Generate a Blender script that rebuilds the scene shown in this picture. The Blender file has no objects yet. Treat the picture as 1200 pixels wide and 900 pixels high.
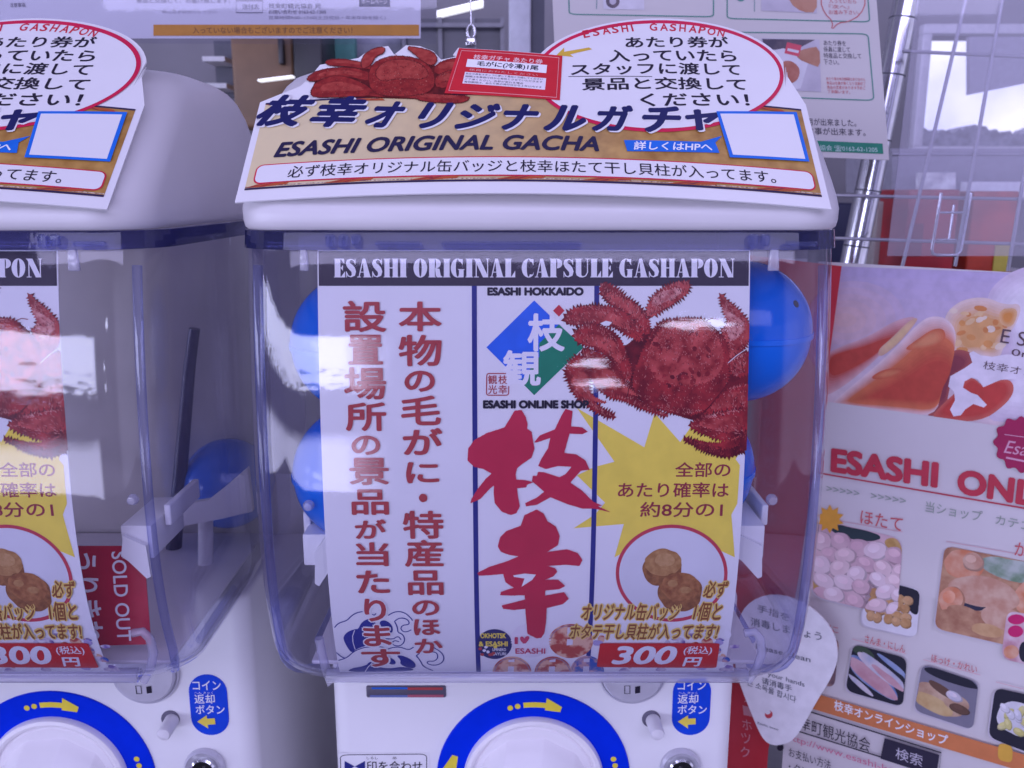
import bpy, bmesh, math, random
import numpy as np
from mathutils import Vector
from mathutils.geometry import tessellate_polygon
R = math.radians
S = bpy.context.scene
COL = S.collection
random.seed(7)

# ------------------------------------------------------------------ camera
PITCH, F = R(12.2), 600 / math.tan(R(30))
cam = bpy.data.cameras.new('camera'); cam.angle = R(60); cam.clip_start = .02; cam.clip_end = 100
co = bpy.data.objects.new('camera', cam); COL.objects.link(co)
CZ = 1.2
co.location = (0, 0, CZ); co.rotation_euler = (R(90) - PITCH, 0, 0)
S.camera = co
cam.dof.use_dof = True; cam.dof.focus_distance = .47; cam.dof.aperture_fstop = 20

# ------------------------------------------------------------------ world: a shop front (daylight window behind the camera, dim room ahead)
W = bpy.data.worlds.new('World'); S.world = W; W.use_nodes = True
nt = W.node_tree; N = nt.nodes; L = nt.links
bg = N['Background']
tc = N.new('ShaderNodeTexCoord'); sx = N.new('ShaderNodeSeparateXYZ'); L.new(tc.outputs['Generated'], sx.inputs[0])
def wm(op, a, b=None, c=None):
    n = N.new('ShaderNodeMath'); n.operation = op
    for i, v in enumerate((a, b, c)):
        if v is None: continue
        if isinstance(v, (int, float)): n.inputs[i].default_value = v
        else: L.new(v, n.inputs[i])
    return n.outputs[0]
def step(v, a, b):
    n = N.new('ShaderNodeMapRange'); n.interpolation_type = 'SMOOTHSTEP'
    L.new(v, n.inputs['Value']); n.inputs['From Min'].default_value = a; n.inputs['From Max'].default_value = b
    return n.outputs[0]
X, Y, Z = sx.outputs
nz = N.new('ShaderNodeTexNoise'); nz.inputs['Scale'].default_value = 5; nz.inputs['Detail'].default_value = 6
mpn = N.new('ShaderNodeMapping'); mpn.inputs['Scale'].default_value = (1, 1, 4); L.new(tc.outputs['Generated'], mpn.inputs[0]); L.new(mpn.outputs[0], nz.inputs['Vector'])
Zn = wm('ADD', Z, wm('MULTIPLY', wm('SUBTRACT', nz.outputs[0], .5), .05))
nz2 = N.new('ShaderNodeTexNoise'); nz2.inputs['Scale'].default_value = 26; nz2.inputs['Detail'].default_value = 5; L.new(mpn.outputs[0], nz2.inputs['Vector'])
back = step(Y, .15, -.1)
low = step(Zn, -.125, -.165)                                  # pavement outside
skyb = wm('MULTIPLY', step(Zn, -.046, -.036), step(Zn, .094, .086))  # strip of bright sky
left = step(wm('SUBTRACT', X, wm('MULTIPLY', Y, .16)), .03, -.05)
hi = step(Z, .55, .9)
def mixc(f, a, b):
    n = N.new('ShaderNodeMix'); n.data_type = 'RGBA'
    for s, v in ((n.inputs[0], f), (n.inputs[6], a), (n.inputs[7], b)):
        if isinstance(v, tuple): s.default_value = v + (1,)
        elif isinstance(v, (int, float)): s.default_value = v
        else: L.new(v, s)
    return n.outputs[2]
c = mixc(wm('MULTIPLY', low, wm('MULTIPLY', left, step(Zn, -.47, -.42))), (.07, .065, .15), (4.8, 4.8, 7.2))
c = mixc(step(Zn, -.50, -.58), c, (.30, .28, .50))
c = mixc(step(Zn, .09, .14), c, (.17, .155, .30))
c = mixc(wm('MULTIPLY', wm('MULTIPLY', skyb, left), step(wm('ADD', nz2.outputs[0], wm('MULTIPLY', Z, 3.0)), .34, .44)), c, (8.0, 8.2, 12))
def glint_spot(x0, z0, w, h):                                     # bright spots added to the surroundings to throw glints on the cover
    d = wm('SUBTRACT', wm('SQRT', wm('ADD', wm('POWER', wm('DIVIDE', wm('SUBTRACT', X, x0), w), 2), wm('POWER', wm('DIVIDE', wm('SUBTRACT', Zn, z0), h), 2))), wm('MULTIPLY', wm('SUBTRACT', nz2.outputs[0], .5), 3.2))
    return step(d, 1.1, .75)
for q in ((.088, .028, .018, .013), (.097, -.018, .022, .007), (.210, .118, .034, .012)): c = mixc(glint_spot(*q), c, (8.0, 8.2, 11.5))
side = wm('MULTIPLY', step(X, .34, .50), step(Z, -.75, -.6))          # fill light added on the right for the left machine's side wall
c = mixc(wm('MULTIPLY', side, step(Z, .30, .15)), c, (.78, .75, 1.20))
c = mixc(back, (.30, .29, .48), c)
c = mixc(hi, c, (.25, .24, .43))
L.new(c, bg.inputs['Color']); bg.inputs['Strength'].default_value = 1.0

# ------------------------------------------------------------------ lamps: the shop window behind the camera and the ceiling light
def area(name, loc, target, size, power, colr):
    l = bpy.data.lights.new(name, 'AREA'); l.shape = 'RECTANGLE'; l.size, l.size_y = size; l.energy = power; l.color = colr
    o = bpy.data.objects.new(name, l); COL.objects.link(o); o.location = loc
    o.rotation_euler = (Vector(target) - Vector(loc)).to_track_quat('-Z', 'Y').to_euler()
    return o
area('window_light', (.15, -1.6, CZ + 1.1), (.05, .5, CZ - .15), (3.4, 1.0), 50, (.63, .60, 1))
area('ceiling_light', (.7, .3, CZ + 1.7), (.1, .8, CZ), (1.2, .5), 4, (.68, .63, 1))
area('room_light', (.6, 1.9, CZ + 1.0), (.3, 3, CZ + .3), (1.2, .4), 9, (.67, .64, 1))
S.view_settings.view_transform = 'Standard'; S.view_settings.look = 'None'
S.view_settings.exposure = -.25; S.view_settings.gamma = 1
S.cycles.max_bounces = 12; S.cycles.transparent_max_bounces = 32; S.cycles.caustics_reflective = False; S.cycles.caustics_refractive = False
S.cycles.use_denoising = True

# ------------------------------------------------------------------ materials
MATS = {}
def mat(name, rgb, rough=.5, metal=0, var=.06, scale=60, bump=0, spec=.5, rgb2=None, detail=4, lo=.35, hi=.65, emit=0):
    if name in MATS: return MATS[name]
    m = bpy.data.materials.new(name); m.use_nodes = True; t = m.node_tree
    b = t.nodes['Principled BSDF']
    tcn = t.nodes.new('ShaderNodeTexCoord'); n = t.nodes.new('ShaderNodeTexNoise')
    n.inputs['Scale'].default_value = scale; n.inputs['Detail'].default_value = detail
    t.links.new(tcn.outputs['Object'], n.inputs['Vector'])
    r = t.nodes.new('ShaderNodeValToRGB'); t.links.new(n.outputs[0], r.inputs[0])
    a, z = r.color_ramp.elements
    a.position, z.position = lo, hi
    if rgb2 is None: rgb2 = tuple(min(1, v * (1 + var)) for v in rgb); rgb = tuple(v * (1 - var) for v in rgb)
    a.color = (*rgb, 1); z.color = (*rgb2, 1)
    t.links.new(r.outputs[0], b.inputs['Base Color'])
    b.inputs['Roughness'].default_value = rough; b.inputs['Metallic'].default_value = metal
    b.inputs['Specular IOR Level'].default_value = spec
    if emit:
        t.links.new(r.outputs[0], b.inputs['Emission Color']); b.inputs['Emission Strength'].default_value = emit
    if bump:
        bp = t.nodes.new('ShaderNodeBump'); bp.inputs['Strength'].default_value = bump; bp.inputs['Distance'].default_value = .001
        t.links.new(n.outputs[0], bp.inputs['Height']); t.links.new(bp.outputs[0], b.inputs['Normal'])
    MATS[name] = m
    return m
def ink(name, rgb, **k):
    k.setdefault('rough', .55); k.setdefault('spec', .25); k.setdefault('var', .05); k.setdefault('scale', 90)
    return mat(name, rgb, **k)
def clear(name, tint, edge, gloss=1.0, bump=0.0, frost=0, frostc=(.8, .8, .85)):
    m = bpy.data.materials.new(name); m.use_nodes = True; t = m.node_tree
    for n in list(t.nodes):
        if n.type != 'OUTPUT_MATERIAL': t.nodes.remove(n)
    out = [n for n in t.nodes if n.type == 'OUTPUT_MATERIAL'][0]
    lw = t.nodes.new('ShaderNodeLayerWeight'); lw.inputs['Blend'].default_value = .35
    mx = t.nodes.new('ShaderNodeMix'); mx.data_type = 'RGBA'; t.links.new(lw.outputs['Facing'], mx.inputs[0])
    mx.inputs[6].default_value = (*tint, 1); mx.inputs[7].default_value = (*edge, 1)
    tr = t.nodes.new('ShaderNodeBsdfTransparent'); t.links.new(mx.outputs[2], tr.inputs[0])
    gl = t.nodes.new('ShaderNodeBsdfGlossy'); gl.inputs['Roughness'].default_value = .03
    gl.inputs['Color'].default_value = (gloss, gloss, gloss, 1)
    lf = t.nodes.new('ShaderNodeLayerWeight'); lf.inputs['Blend'].default_value = .5
    pw = t.nodes.new('ShaderNodeMath'); pw.operation = 'POWER'; t.links.new(lf.outputs['Facing'], pw.inputs[0]); pw.inputs[1].default_value = 4.2
    fr = t.nodes.new('ShaderNodeMath'); fr.operation = 'MULTIPLY_ADD'; t.links.new(pw.outputs[0], fr.inputs[0]); fr.inputs[1].default_value = .8; fr.inputs[2].default_value = .034
    if bump:
        tcn = t.nodes.new('ShaderNodeTexCoord'); n = t.nodes.new('ShaderNodeTexNoise'); n.inputs['Scale'].default_value = 70; n.inputs['Detail'].default_value = 3
        t.links.new(tcn.outputs['Object'], n.inputs['Vector'])
        bp = t.nodes.new('ShaderNodeBump'); bp.inputs['Strength'].default_value = bump; bp.inputs['Distance'].default_value = .001
        t.links.new(n.outputs[0], bp.inputs['Height']); t.links.new(bp.outputs[0], gl.inputs['Normal'])
    ms = t.nodes.new('ShaderNodeMixShader'); t.links.new(fr.outputs[0], ms.inputs[0])
    base = tr.outputs[0]
    if frost:
        df = t.nodes.new('ShaderNodeBsdfDiffuse'); df.inputs[0].default_value = (*frostc, 1)
        mf = t.nodes.new('ShaderNodeMixShader'); mf.inputs[0].default_value = frost
        t.links.new(base, mf.inputs[1]); t.links.new(df.outputs[0], mf.inputs[2]); base = mf.outputs[0]
    t.links.new(base, ms.inputs[1]); t.links.new(gl.outputs[0], ms.inputs[2]); t.links.new(ms.outputs[0], out.inputs[0])
    MATS[name] = m
    return m
WHITEP = mat('white_plastic', (.85, .82, .845), rough=.32, var=.015, scale=25, bump=.03)
WHITE2 = mat('white_panel', (.80, .79, .81), rough=.42, var=.02, scale=14, bump=.05)
GREYP = mat('grey_plate', (.50, .46, .46), rough=.45, var=.15, scale=9)
CLEAR = clear('clear_plastic', (.985, .982, .995), (.80, .80, .93), bump=.02)
TINT = clear('tinted_plastic', (.36, .36, .60), (.22, .23, .50), bump=.10, frost=.05, frostc=(.25, .28, .62))
EDGE = clear('plastic_edge', (.86, .87, .97), (.52, .55, .86), bump=.05, frost=.04, frostc=(.4, .45, .8))
LIP = clear('plastic_lip', (.92, .90, .97), (.66, .66, .86), bump=.22, frost=.30)
CHROME = mat('chrome', (.78, .78, .82), rough=.16, metal=1, var=.05)
STEEL = mat('wire_steel', (.50, .49, .55), rough=.35, metal=.45)
BLUE = mat('capsule_blue', (.001, .125, .64), spec=.4, rough=.14, var=.04, scale=20)
BLUE2 = mat('capsule_blue_lower', (.003, .155, .72), spec=.35, rough=.2, var=.05, scale=20)
PAPER = ink('paper_white', (.80, .79, .80), var=.012, scale=40)
CARD = ink('card_white', (.76, .745, .77), var=.01, scale=40, rough=.3, spec=.5)
BLACKI = ink('ink_black', (.018, .014, .03))
NAVY = ink('ink_navy', (.02, .026, .20))
REDI = ink('ink_red', (.42, .055, .06))
REDB = ink('ink_brush_red', (.52, .022, .06), var=.08, scale=30)
WHITEI = ink('ink_white', (.82, .81, .84), var=.01)
YELLOW = ink('ink_yellow', (.86, .68, .09), var=.05)
BLUEI = ink('ink_blue', (.012, .13, .62))
GREENI = ink('ink_green', (.01, .20, .115))
HEADER = ink('ink_header', (.034, .024, .046), rough=.35)

# ------------------------------------------------------------------ object helpers
WL = {}
def props(o, label=None, cat=None, group=None, kind=None):
    for k, v in (('label', label), ('category', cat), ('group', group), ('kind', kind)):
        if v: o[k] = v
def thing(name, loc, label, cat, group=None):
    o = bpy.data.objects.new(name, None); o.empty_display_size = .05
    COL.objects.link(o); o.location = loc; WL[o] = Vector(loc); props(o, label, cat, group); return o
def obj(name, verts, faces, mats, parent=None, mi=None, smooth=False, base=None):
    p = WL[parent] if parent else Vector(base if base is not None else (0, 0, 0))
    me = bpy.data.meshes.new(name)
    me.from_pydata([tuple(Vector(v) - p) for v in verts], [], faces)
    for m in (mats if isinstance(mats, (list, tuple)) else [mats]): me.materials.append(m)
    if mi is not None: me.polygons.foreach_set('material_index', mi)
    if smooth: me.polygons.foreach_set('use_smooth', [True] * len(me.polygons))
    me.update()
    o = bpy.data.objects.new(name, me); COL.objects.link(o); WL[o] = p
    if parent: o.parent = parent
    else: o.location = p
    return o
def obj_bm(name, bm, mats, parent=None, smooth=False, base=None, angle=None):
    bmesh.ops.recalc_face_normals(bm, faces=bm.faces)
    vs = [v.co.copy() for v in bm.verts]; bm.verts.index_update()
    fs = [[v.index for v in f.verts] for f in bm.faces]; mi = [f.material_index for f in bm.faces]
    bm.free()
    o = obj(name, vs, fs, mats, parent, mi, smooth, base)
    if angle: o.data.set_sharp_from_angle(angle=angle)
    return o
def copy_tree(o, parent=None, off=None):
    c = o.copy(); COL.objects.link(c); c.parent = parent
    if off is not None: c.location = Vector(o.location) + Vector(off)
    for ch in [k for k in o.children]: copy_tree(ch, c)
    return c
def bm_box(bm, lo, hi, bev=0, seg=3, mi=0):
    vs = [bm.verts.new((x, y, z)) for z in (lo[2], hi[2]) for y in (lo[1], hi[1]) for x in (lo[0], hi[0])]
    fs = [bm.faces.new([vs[i] for i in q]) for q in ((0, 2, 3, 1), (4, 5, 7, 6), (0, 1, 5, 4), (2, 6, 7, 3), (0, 4, 6, 2), (1, 3, 7, 5))]
    for f in fs: f.material_index = mi
    if bev:
        es = list({e for f in fs for e in f.edges})
        bmesh.ops.bevel(bm, geom=es, offset=bev, segments=seg, affect='EDGES', profile=.5)
    return fs
def box(name, lo, hi, m, parent=None, bev=.0, base=None, smooth=True):
    bm = bmesh.new(); bm_box(bm, lo, hi, bev)
    return obj_bm(name, bm, m, parent, smooth=smooth and bev > 0, base=base, angle=R(50))
def bm_tube(bm, pts, r, n=10, mi=0, cap=True):
    pts = [Vector(p) for p in pts]; rings = []; rr = r if isinstance(r, (list, tuple)) else [r] * len(pts)
    prev = None
    for i, p in enumerate(pts):
        d = (pts[min(i + 1, len(pts) - 1)] - pts[max(i - 1, 0)]).normalized()
        if prev is None: a = d.orthogonal().normalized()
        else: a = (prev - d * prev.dot(d)).normalized()
        prev = a; b = d.cross(a)
        rings.append([bm.verts.new(p + rr[i] * (math.cos(2 * math.pi * k / n) * a + math.sin(2 * math.pi * k / n) * b)) for k in range(n)])
    for q, s in zip(rings, rings[1:]):
        for k in range(n):
            f = bm.faces.new((q[k], q[(k + 1) % n], s[(k + 1) % n], s[k])); f.material_index = mi; f.smooth = True
    if cap:
        for q in (rings[0], rings[-1]):
            f = bm.faces.new(q); f.material_index = mi
def tube(name, pts, r, m, parent=None, n=12, base=None):
    bm = bmesh.new(); bm_tube(bm, pts, r, n)
    return obj_bm(name, bm, m, parent, smooth=True, base=base, angle=R(50))
def prism(name, pts3, d, m, parent=None, base=None, bev=0):          # outline in space pushed back along d
    bm = bmesh.new(); n = len(pts3); d = Vector(d)
    a = [bm.verts.new(p) for p in pts3]; b = [bm.verts.new(Vector(p) + d) for p in pts3]
    bm.faces.new(a); bm.faces.new(b[::-1])
    for i in range(n): bm.faces.new((a[i], b[i], b[(i + 1) % n], a[(i + 1) % n]))
    if bev: bmesh.ops.bevel(bm, geom=list(bm.edges), offset=bev, segments=2, affect='EDGES', profile=.5)
    return obj_bm(name, bm, m, parent, base=base, smooth=bool(bev), angle=R(40))
def lathe(name, prof, centre, axis, m, parent=None, n=48, base=None, mi=None):   # prof: (radius, height along axis)
    bm = bmesh.new(); ax = Vector(axis).normalized(); a = ax.orthogonal().normalized(); b = ax.cross(a); c0 = Vector(centre)
    rows = []
    for r, h in prof:
        rows.append([bm.verts.new(c0 + ax * h + max(r, 1e-6) * (math.cos(2 * math.pi * k / n) * a + math.sin(2 * math.pi * k / n) * b)) for k in range(n)])
    for j, (q, s) in enumerate(zip(rows, rows[1:])):
        for k in range(n):
            f = bm.faces.new((q[k], q[(k + 1) % n], s[(k + 1) % n], s[k]))
            if mi: f.material_index = mi[j]
    bmesh.ops.remove_doubles(bm, verts=bm.verts, dist=1e-5)
    return obj_bm(name, bm, m, parent, smooth=True, base=base, angle=R(35))

# ------------------------------------------------------------------ surfaces that carry print; local (u, v) in metres, h = height above the sheet
def proj(p):
    x, y, z = p[0], p[1], p[2] - CZ
    d = y * math.cos(PITCH) - z * math.sin(PITCH)
    return 600 + F * x / d, 450 - F * (y * math.sin(PITCH) + z * math.cos(PITCH)) / d
def at(px, py, Yw):                                        # point on the photo's ray at depth Yw
    dx, dy = (px - 600) / F, (450 - py) / F
    d = Yw / (math.cos(PITCH) + dy * math.sin(PITCH))
    return Vector((dx * d, Yw, CZ + d * (-math.sin(PITCH) + dy * math.cos(PITCH))))
class Surf:
    def __init__(s, f, u0=0, v0=0, cu=0, cv=0): s.f, s.u0, s.v0, s.cu, s.cv = f, u0, v0, cu, cv
    def uv(s, px, py):
        u, v = s.u0, s.v0; e = 1e-4
        for _ in range(25):
            a = proj(s.f(u, v, 0)); ex, ey = px - a[0], py - a[1]
            if abs(ex) + abs(ey) < 1e-3: break
            b = proj(s.f(u + e, v, 0)); c = proj(s.f(u, v + e, 0))
            j = np.array([[b[0] - a[0], c[0] - a[0]], [b[1] - a[1], c[1] - a[1]]]) / e
            du, dv = np.linalg.solve(j, (ex, ey)); u += du; v += dv
        return Vector((u, v))
def plane_surf(P0, eu, ev):
    P0, eu, ev = Vector(P0), Vector(eu).normalized(), Vector(ev).normalized(); n = eu.cross(ev).normalized()
    if n.dot(Vector((0, 0, CZ)) - P0) < 0: n = -n
    return Surf(lambda u, v, h: P0 + eu * u + ev * v + n * h)
TX = {}
def text_geo(body, bold, shear):
    k = (body, shear); bold0, bold = bold, 0
    if k not in TX:
        c = bpy.data.curves.new('t', 'FONT'); c.body = body; c.offset = bold; c.resolution_u = 4
        o = bpy.data.objects.new('t', c); COL.objects.link(o)
        me = bpy.data.meshes.new_from_object(o.evaluated_get(bpy.context.evaluated_depsgraph_get()))
        vs = [(v.co.x + shear * v.co.y, v.co.y) for v in me.vertices]; fs = [tuple(p.vertices) for p in me.polygons]
        bpy.data.objects.remove(o); bpy.data.curves.remove(c); bpy.data.meshes.remove(me)
        xs = [v[0] for v in vs] or [0]; ys = [v[1] for v in vs] or [0]
        TX[k] = ([((x - min(xs)) / max(1e-6, max(xs) - min(xs)), (y - min(ys)) / max(1e-6, max(ys) - min(ys))) for x, y in vs], fs, max(1e-6, max(xs) - min(xs)), max(1e-6, max(ys) - min(ys)))
    vs, fs, w, h = TX[k]
    if bold0 > 0:                                            # heavier weight: the glyph drawn again round a small circle
        n = 5 if bold0 < .04 else 8; V, Q = [], []
        for i in range(n):
            a = 2 * math.pi * (i + .5) / n; dx, dy = bold0 * math.cos(a) / w, bold0 * math.sin(a) / h
            Q += [tuple(j + len(V) for j in f) for f in fs]
            V += [((x + dx + bold0 / w) / (1 + 2 * bold0 / w), (y + dy + bold0 / h) / (1 + 2 * bold0 / h), i * 2.5e-6) for x, y in vs]
        return V, Q
    return [(x, y, 0) for x, y in vs], fs
def ell(cx, cy, rx, ry, n=36, rot=0, a0=0, a1=360):
    o = []
    for k in range(n + (a1 - a0 != 360)):
        a = R(a0 + (a1 - a0) * k / n); x, y = rx * math.cos(a), ry * math.sin(a)
        o.append((cx + x * math.cos(rot) - y * math.sin(rot), cy + x * math.sin(rot) + y * math.cos(rot)))
    return o
def sc(pts, k, ox, oy, ky=None): return [(ox + x * k, oy + y * (ky or k)) for x, y in pts]
def rrect(q, r=.18, n=5):                                  # quad with rounded corners
    o = []
    for i in range(4):
        p, a, b = Vector(q[i]), Vector(q[i - 1]), Vector(q[(i + 1) % 4])
        s, e = p.lerp(a, r), p.lerp(b, r)
        for k in range(n + 1):
            t = k / n; o.append(tuple(s.lerp(p, t).lerp(p.lerp(e, t), t)))
    return o
def fringe(pts, amp=1.5, stp=2.4, rnd=random.Random(3)):   # hairy outline
    o = []; A = sum(a[0] * b[1] - b[0] * a[1] for a, b in zip(pts, pts[1:] + pts[:1])); sg = 1 if A > 0 else -1
    for a, b in zip(pts, pts[1:] + pts[:1]):
        a, b = Vector(a), Vector(b); d = b - a; l = d.length; n = max(1, int(l / stp)); nn = Vector((d.y, -d.x)).normalized() * sg
        for k in range(n):
            o.append(tuple(a + d * (k / n) + nn * rnd.uniform(-.15, .1) * amp))
            o.append(tuple(a + d * ((k + .55) / n) + nn * rnd.uniform(.3, 1.1) * amp + d.normalized() * rnd.uniform(-.3, .5)))
    return o
def grow(pts, d):
    A = sum(a[0] * b[1] - b[0] * a[1] for a, b in zip(pts, pts[1:] + pts[:1])); sg = 1 if A > 0 else -1; o = []
    for p, q, r in zip(pts[-1:] + pts[:-1], pts, pts[1:] + pts[:1]):
        t = Vector((r[0] - p[0], r[1] - p[1]))
        t = t.normalized() if t.length > 1e-9 else Vector((1, 0)); o.append((q[0] + t.y * d * sg, q[1] - t.x * d * sg))
    return o
def smooth(pts, it=2):
    for _ in range(it):
        o = []
        for a, b in zip(pts, pts[1:] + pts[:1]):
            o += [(a[0] * .75 + b[0] * .25, a[1] * .75 + b[1] * .25), (a[0] * .25 + b[0] * .75, a[1] * .25 + b[1] * .75)]
        pts = o
    return pts
class Print:
    def __init__(s, surf): s.s = surf; s.V = []; s.Fc = []; s.MI = []; s.mats = []
    def mi(s, m):
        if m not in s.mats: s.mats.append(m)
        return s.mats.index(m)
    def add(s, vs, fs, m, h):
        o = len(s.V); s.V += [(v[0], v[1], h + (v[2] if len(v) > 2 else 0)) for v in vs]; s.Fc += [tuple(i + o for i in f) for f in fs]; s.MI += [s.mi(m)] * len(fs); return s
    def uvpoly(s, pts, m, h):
        return s.add(pts, [f for f in tessellate_polygon([[Vector((p[0], p[1], 0)) for p in pts]]) if len(set(f)) == 3], m, h)
    def poly(s, px, m, h): return s.uvpoly([s.s.uv(*p) for p in px], m, h)
    def line(s, px, w, m, h, closed=False):                # stroke, w in photo pixels
        p = [s.s.uv(*q) for q in px]; k = (s.s.uv(px[0][0] + 5, px[0][1]) - s.s.uv(*px[0])).length / 5 * w / 2
        if closed: p.append(p[0])
        vs = []
        for i, q in enumerate(p):
            a = p[i - 1] if i > 0 else (p[-2] if closed else p[0]); b = p[i + 1] if i < len(p) - 1 else (p[1] if closed else p[-1])
            d = (b - a)
            if d.length < 1e-9: d = Vector((1, 0))
            d.normalize(); n = Vector((-d.y, d.x)) * k; vs += [q + n, q - n]
        return s.add(vs, [(2 * i, 2 * i + 1, 2 * i + 3, 2 * i + 2) for i in range(len(p) - 1)], m, h)
    def text(s, body, l, r, hpx, m, h, bold=0, shear=0, lower=0):   # from the left-middle to the right-middle point, hpx tall
        a, b = s.s.uv(*l), s.s.uv(*r); x = b - a
        mx, my = (l[0] + r[0]) / 2, (l[1] + r[1]) / 2
        hh = (s.s.uv(mx, my - hpx / 2) - s.s.uv(mx, my + hpx / 2)).length
        y = Vector((-x.y, x.x)).normalized()
        vs, fs = text_geo(body, bold, shear)
        return s.add([(*(a + x * u + y * ((v - .5) * hh)), d) for u, v, d in vs], fs, m, h)
    def tbox(s, body, x0, y0, x1, y1, m, h, bold=0, shear=0):
        return s.text(body, (x0, (y0 + y1) / 2), (x1, (y0 + y1) / 2), y1 - y0, m, h, bold, shear)
    def mesh(s):
        bm = bmesh.new(); vs = [bm.verts.new(v) for v in s.V]
        for f, i in zip(s.Fc, s.MI):
            try: g = bm.faces.new([vs[k] for k in f]); g.material_index = i
            except ValueError: pass
        for c, ax in ((s.s.cu, 0), (s.s.cv, 1)):
            if c:
                v = [q[ax] for q in s.V]; k = math.floor(min(v) / c)
                while k * c < max(v):
                    no = [0, 0, 0]; no[ax] = 1; p = [0, 0, 0]; p[ax] = k * c
                    bmesh.ops.bisect_plane(bm, geom=bm.verts[:] + bm.edges[:] + bm.faces[:], plane_co=p, plane_no=no); k += 1
        for v in bm.verts: v.co = s.s.f(v.co.x, v.co.y, v.co.z)
        return bm
    def build(s, name, parent=None, base=None):
        bm = s.mesh(); vs = [v.co.copy() for v in bm.verts]; bm.verts.index_update()
        fs = [[v.index for v in f.verts] for f in bm.faces]; mi = [f.material_index for f in bm.faces]; bm.free()
        return obj(name, vs, fs, s.mats, parent, mi, base=base)
def slab(name, surf, uvpts, th, m, parent=None, base=None):          # a sheet with real thickness behind its face
    P = Print(surf); P.uvpoly(uvpts, m, 0); P.uvpoly(uvpts, m, -th)
    n = len(uvpts)
    o = len(P.V); P.V += [(p[0], p[1], 0) for p in uvpts] + [(p[0], p[1], -th) for p in uvpts]
    P.Fc += [(o + i, o + (i + 1) % n, o + n + (i + 1) % n, o + n + i) for i in range(n)]; P.MI += [P.mi(m)] * n
    return P.build(name, parent, base)

# heavy slab-serif capitals of the header (thick stems, hairline joins)
def _ring(cx, cy, rx, ry, ix, a0=0, a1=360, n=28):
    o = ell(cx, cy, rx, ry, n, 0, a0, a1); i = ell(cx, cy, ix, ry - .04, n, 0, a0, a1)
    return [(o[k], o[(k + 1) % len(o)], i[(k + 1) % len(i)], i[k]) for k in range(len(o) if a1 - a0 == 360 else n)]
def _r(x0, y0, x1, y1): return [(x0, y0), (x1, y0), (x1, y1), (x0, y1)]
def _vs(pts):
    q = []
    for i, (x, y, w) in enumerate(pts):
        a = pts[max(0, i - 1)]; b = pts[min(len(pts) - 1, i + 1)]; d = Vector((b[0] - a[0], b[1] - a[1])).normalized()
        q.append(((x - d.y * w / 2, y + d.x * w / 2), (x + d.y * w / 2, y - d.x * w / 2)))
    return [(a[0], a[1], b[1], b[0]) for a, b in zip(q, q[1:])]
def _st(x, w=.25): return [_r(x, 0, x + w, 1), _r(x - .04, .96, x + w + .04, 1), _r(x - .04, 0, x + w + .04, .04)]
FAT = {
 'E': (.50, _st(.05) + [_r(.3, .96, .47, 1), _r(.3, 0, .5, .04), [(.33, .96), (.47, .96), (.47, .70)], [(.33, .04), (.5, .04), (.5, .32)], _r(.3, .48, .38, .52), [(.32, .5), (.41, .66), (.41, .34)]]),
 'I': (.34, _st(.05)), 'L': (.48, _st(.05) + [_r(.3, 0, .48, .04), [(.32, .04), (.48, .04), (.48, .36)]]),
 'H': (.68, _st(.05, .22) + _st(.41, .22) + [_r(.27, .48, .41, .53)]),
 'A': (.62, [[(.24, 1), (.36, 1), (.59, 0), (.31, 0)], [(.24, 1), (.28, .93), (.10, 0), (.06, 0)], _r(.14, .26, .38, .30), _r(0, 0, .16, .04), _r(.27, 0, .62, .04)]),
 'N': (.70, [[(.03, 1), (.28, 1), (.66, 0), (.42, 0)], _r(.1, 0, .145, .96), _r(.60, .04, .645, 1), _r(0, .96, .2, 1), _r(.54, .96, .70, 1), _r(.02, 0, .23, .04)]),
 'O': (.62, _ring(.3, .5, .30, .51, .06)), 'P': (.58, _st(.05) + _ring(.33, .74, .24, .26, .02, -90, 90)),
 'R': (.63, _st(.05) + _ring(.33, .74, .23, .26, .02, -90, 90) + [[(.31, .5), (.50, .46), (.56, .1), (.63, .04), (.62, 0), (.40, 0), (.34, .1)]]),
 'C': (.56, _ring(.3, .5, .30, .51, .08, 45, 315) + [[(.52, .98), (.52, .64), (.36, .96)], [(.53, .3), (.5, .12), (.3, 0), (.48, .16)]]),
 'G': (.62, _ring(.3, .5, .30, .51, .08, 45, 315) + [[(.52, .98), (.52, .64), (.36, .96)], _r(.36, 0, .56, .42), _r(.32, .40, .60, .44)]),
 'U': (.66, [_r(.05, .25, .29, 1), _r(0, .96, .34, 1), _r(.54, .25, .585, 1), _r(.47, .96, .66, 1)] + _vs([(.17, .27, .24), (.19, .15, .22), (.26, .06, .13), (.36, .03, .07), (.48, .08, .05), (.56, .26, .045)])),
 'S': (.50, _vs([(.43, .72, .03), (.38, .90, .06), (.26, .97, .06), (.13, .90, .14), (.11, .74, .19), (.2, .60, .26), (.3, .46, .26), (.37, .30, .20), (.35, .12, .15), (.24, .03, .06), (.12, .08, .06), (.05, .28, .03)]) + [_r(.42, .68, .45, 1), _r(.03, 0, .06, .32)]),
}
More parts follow.
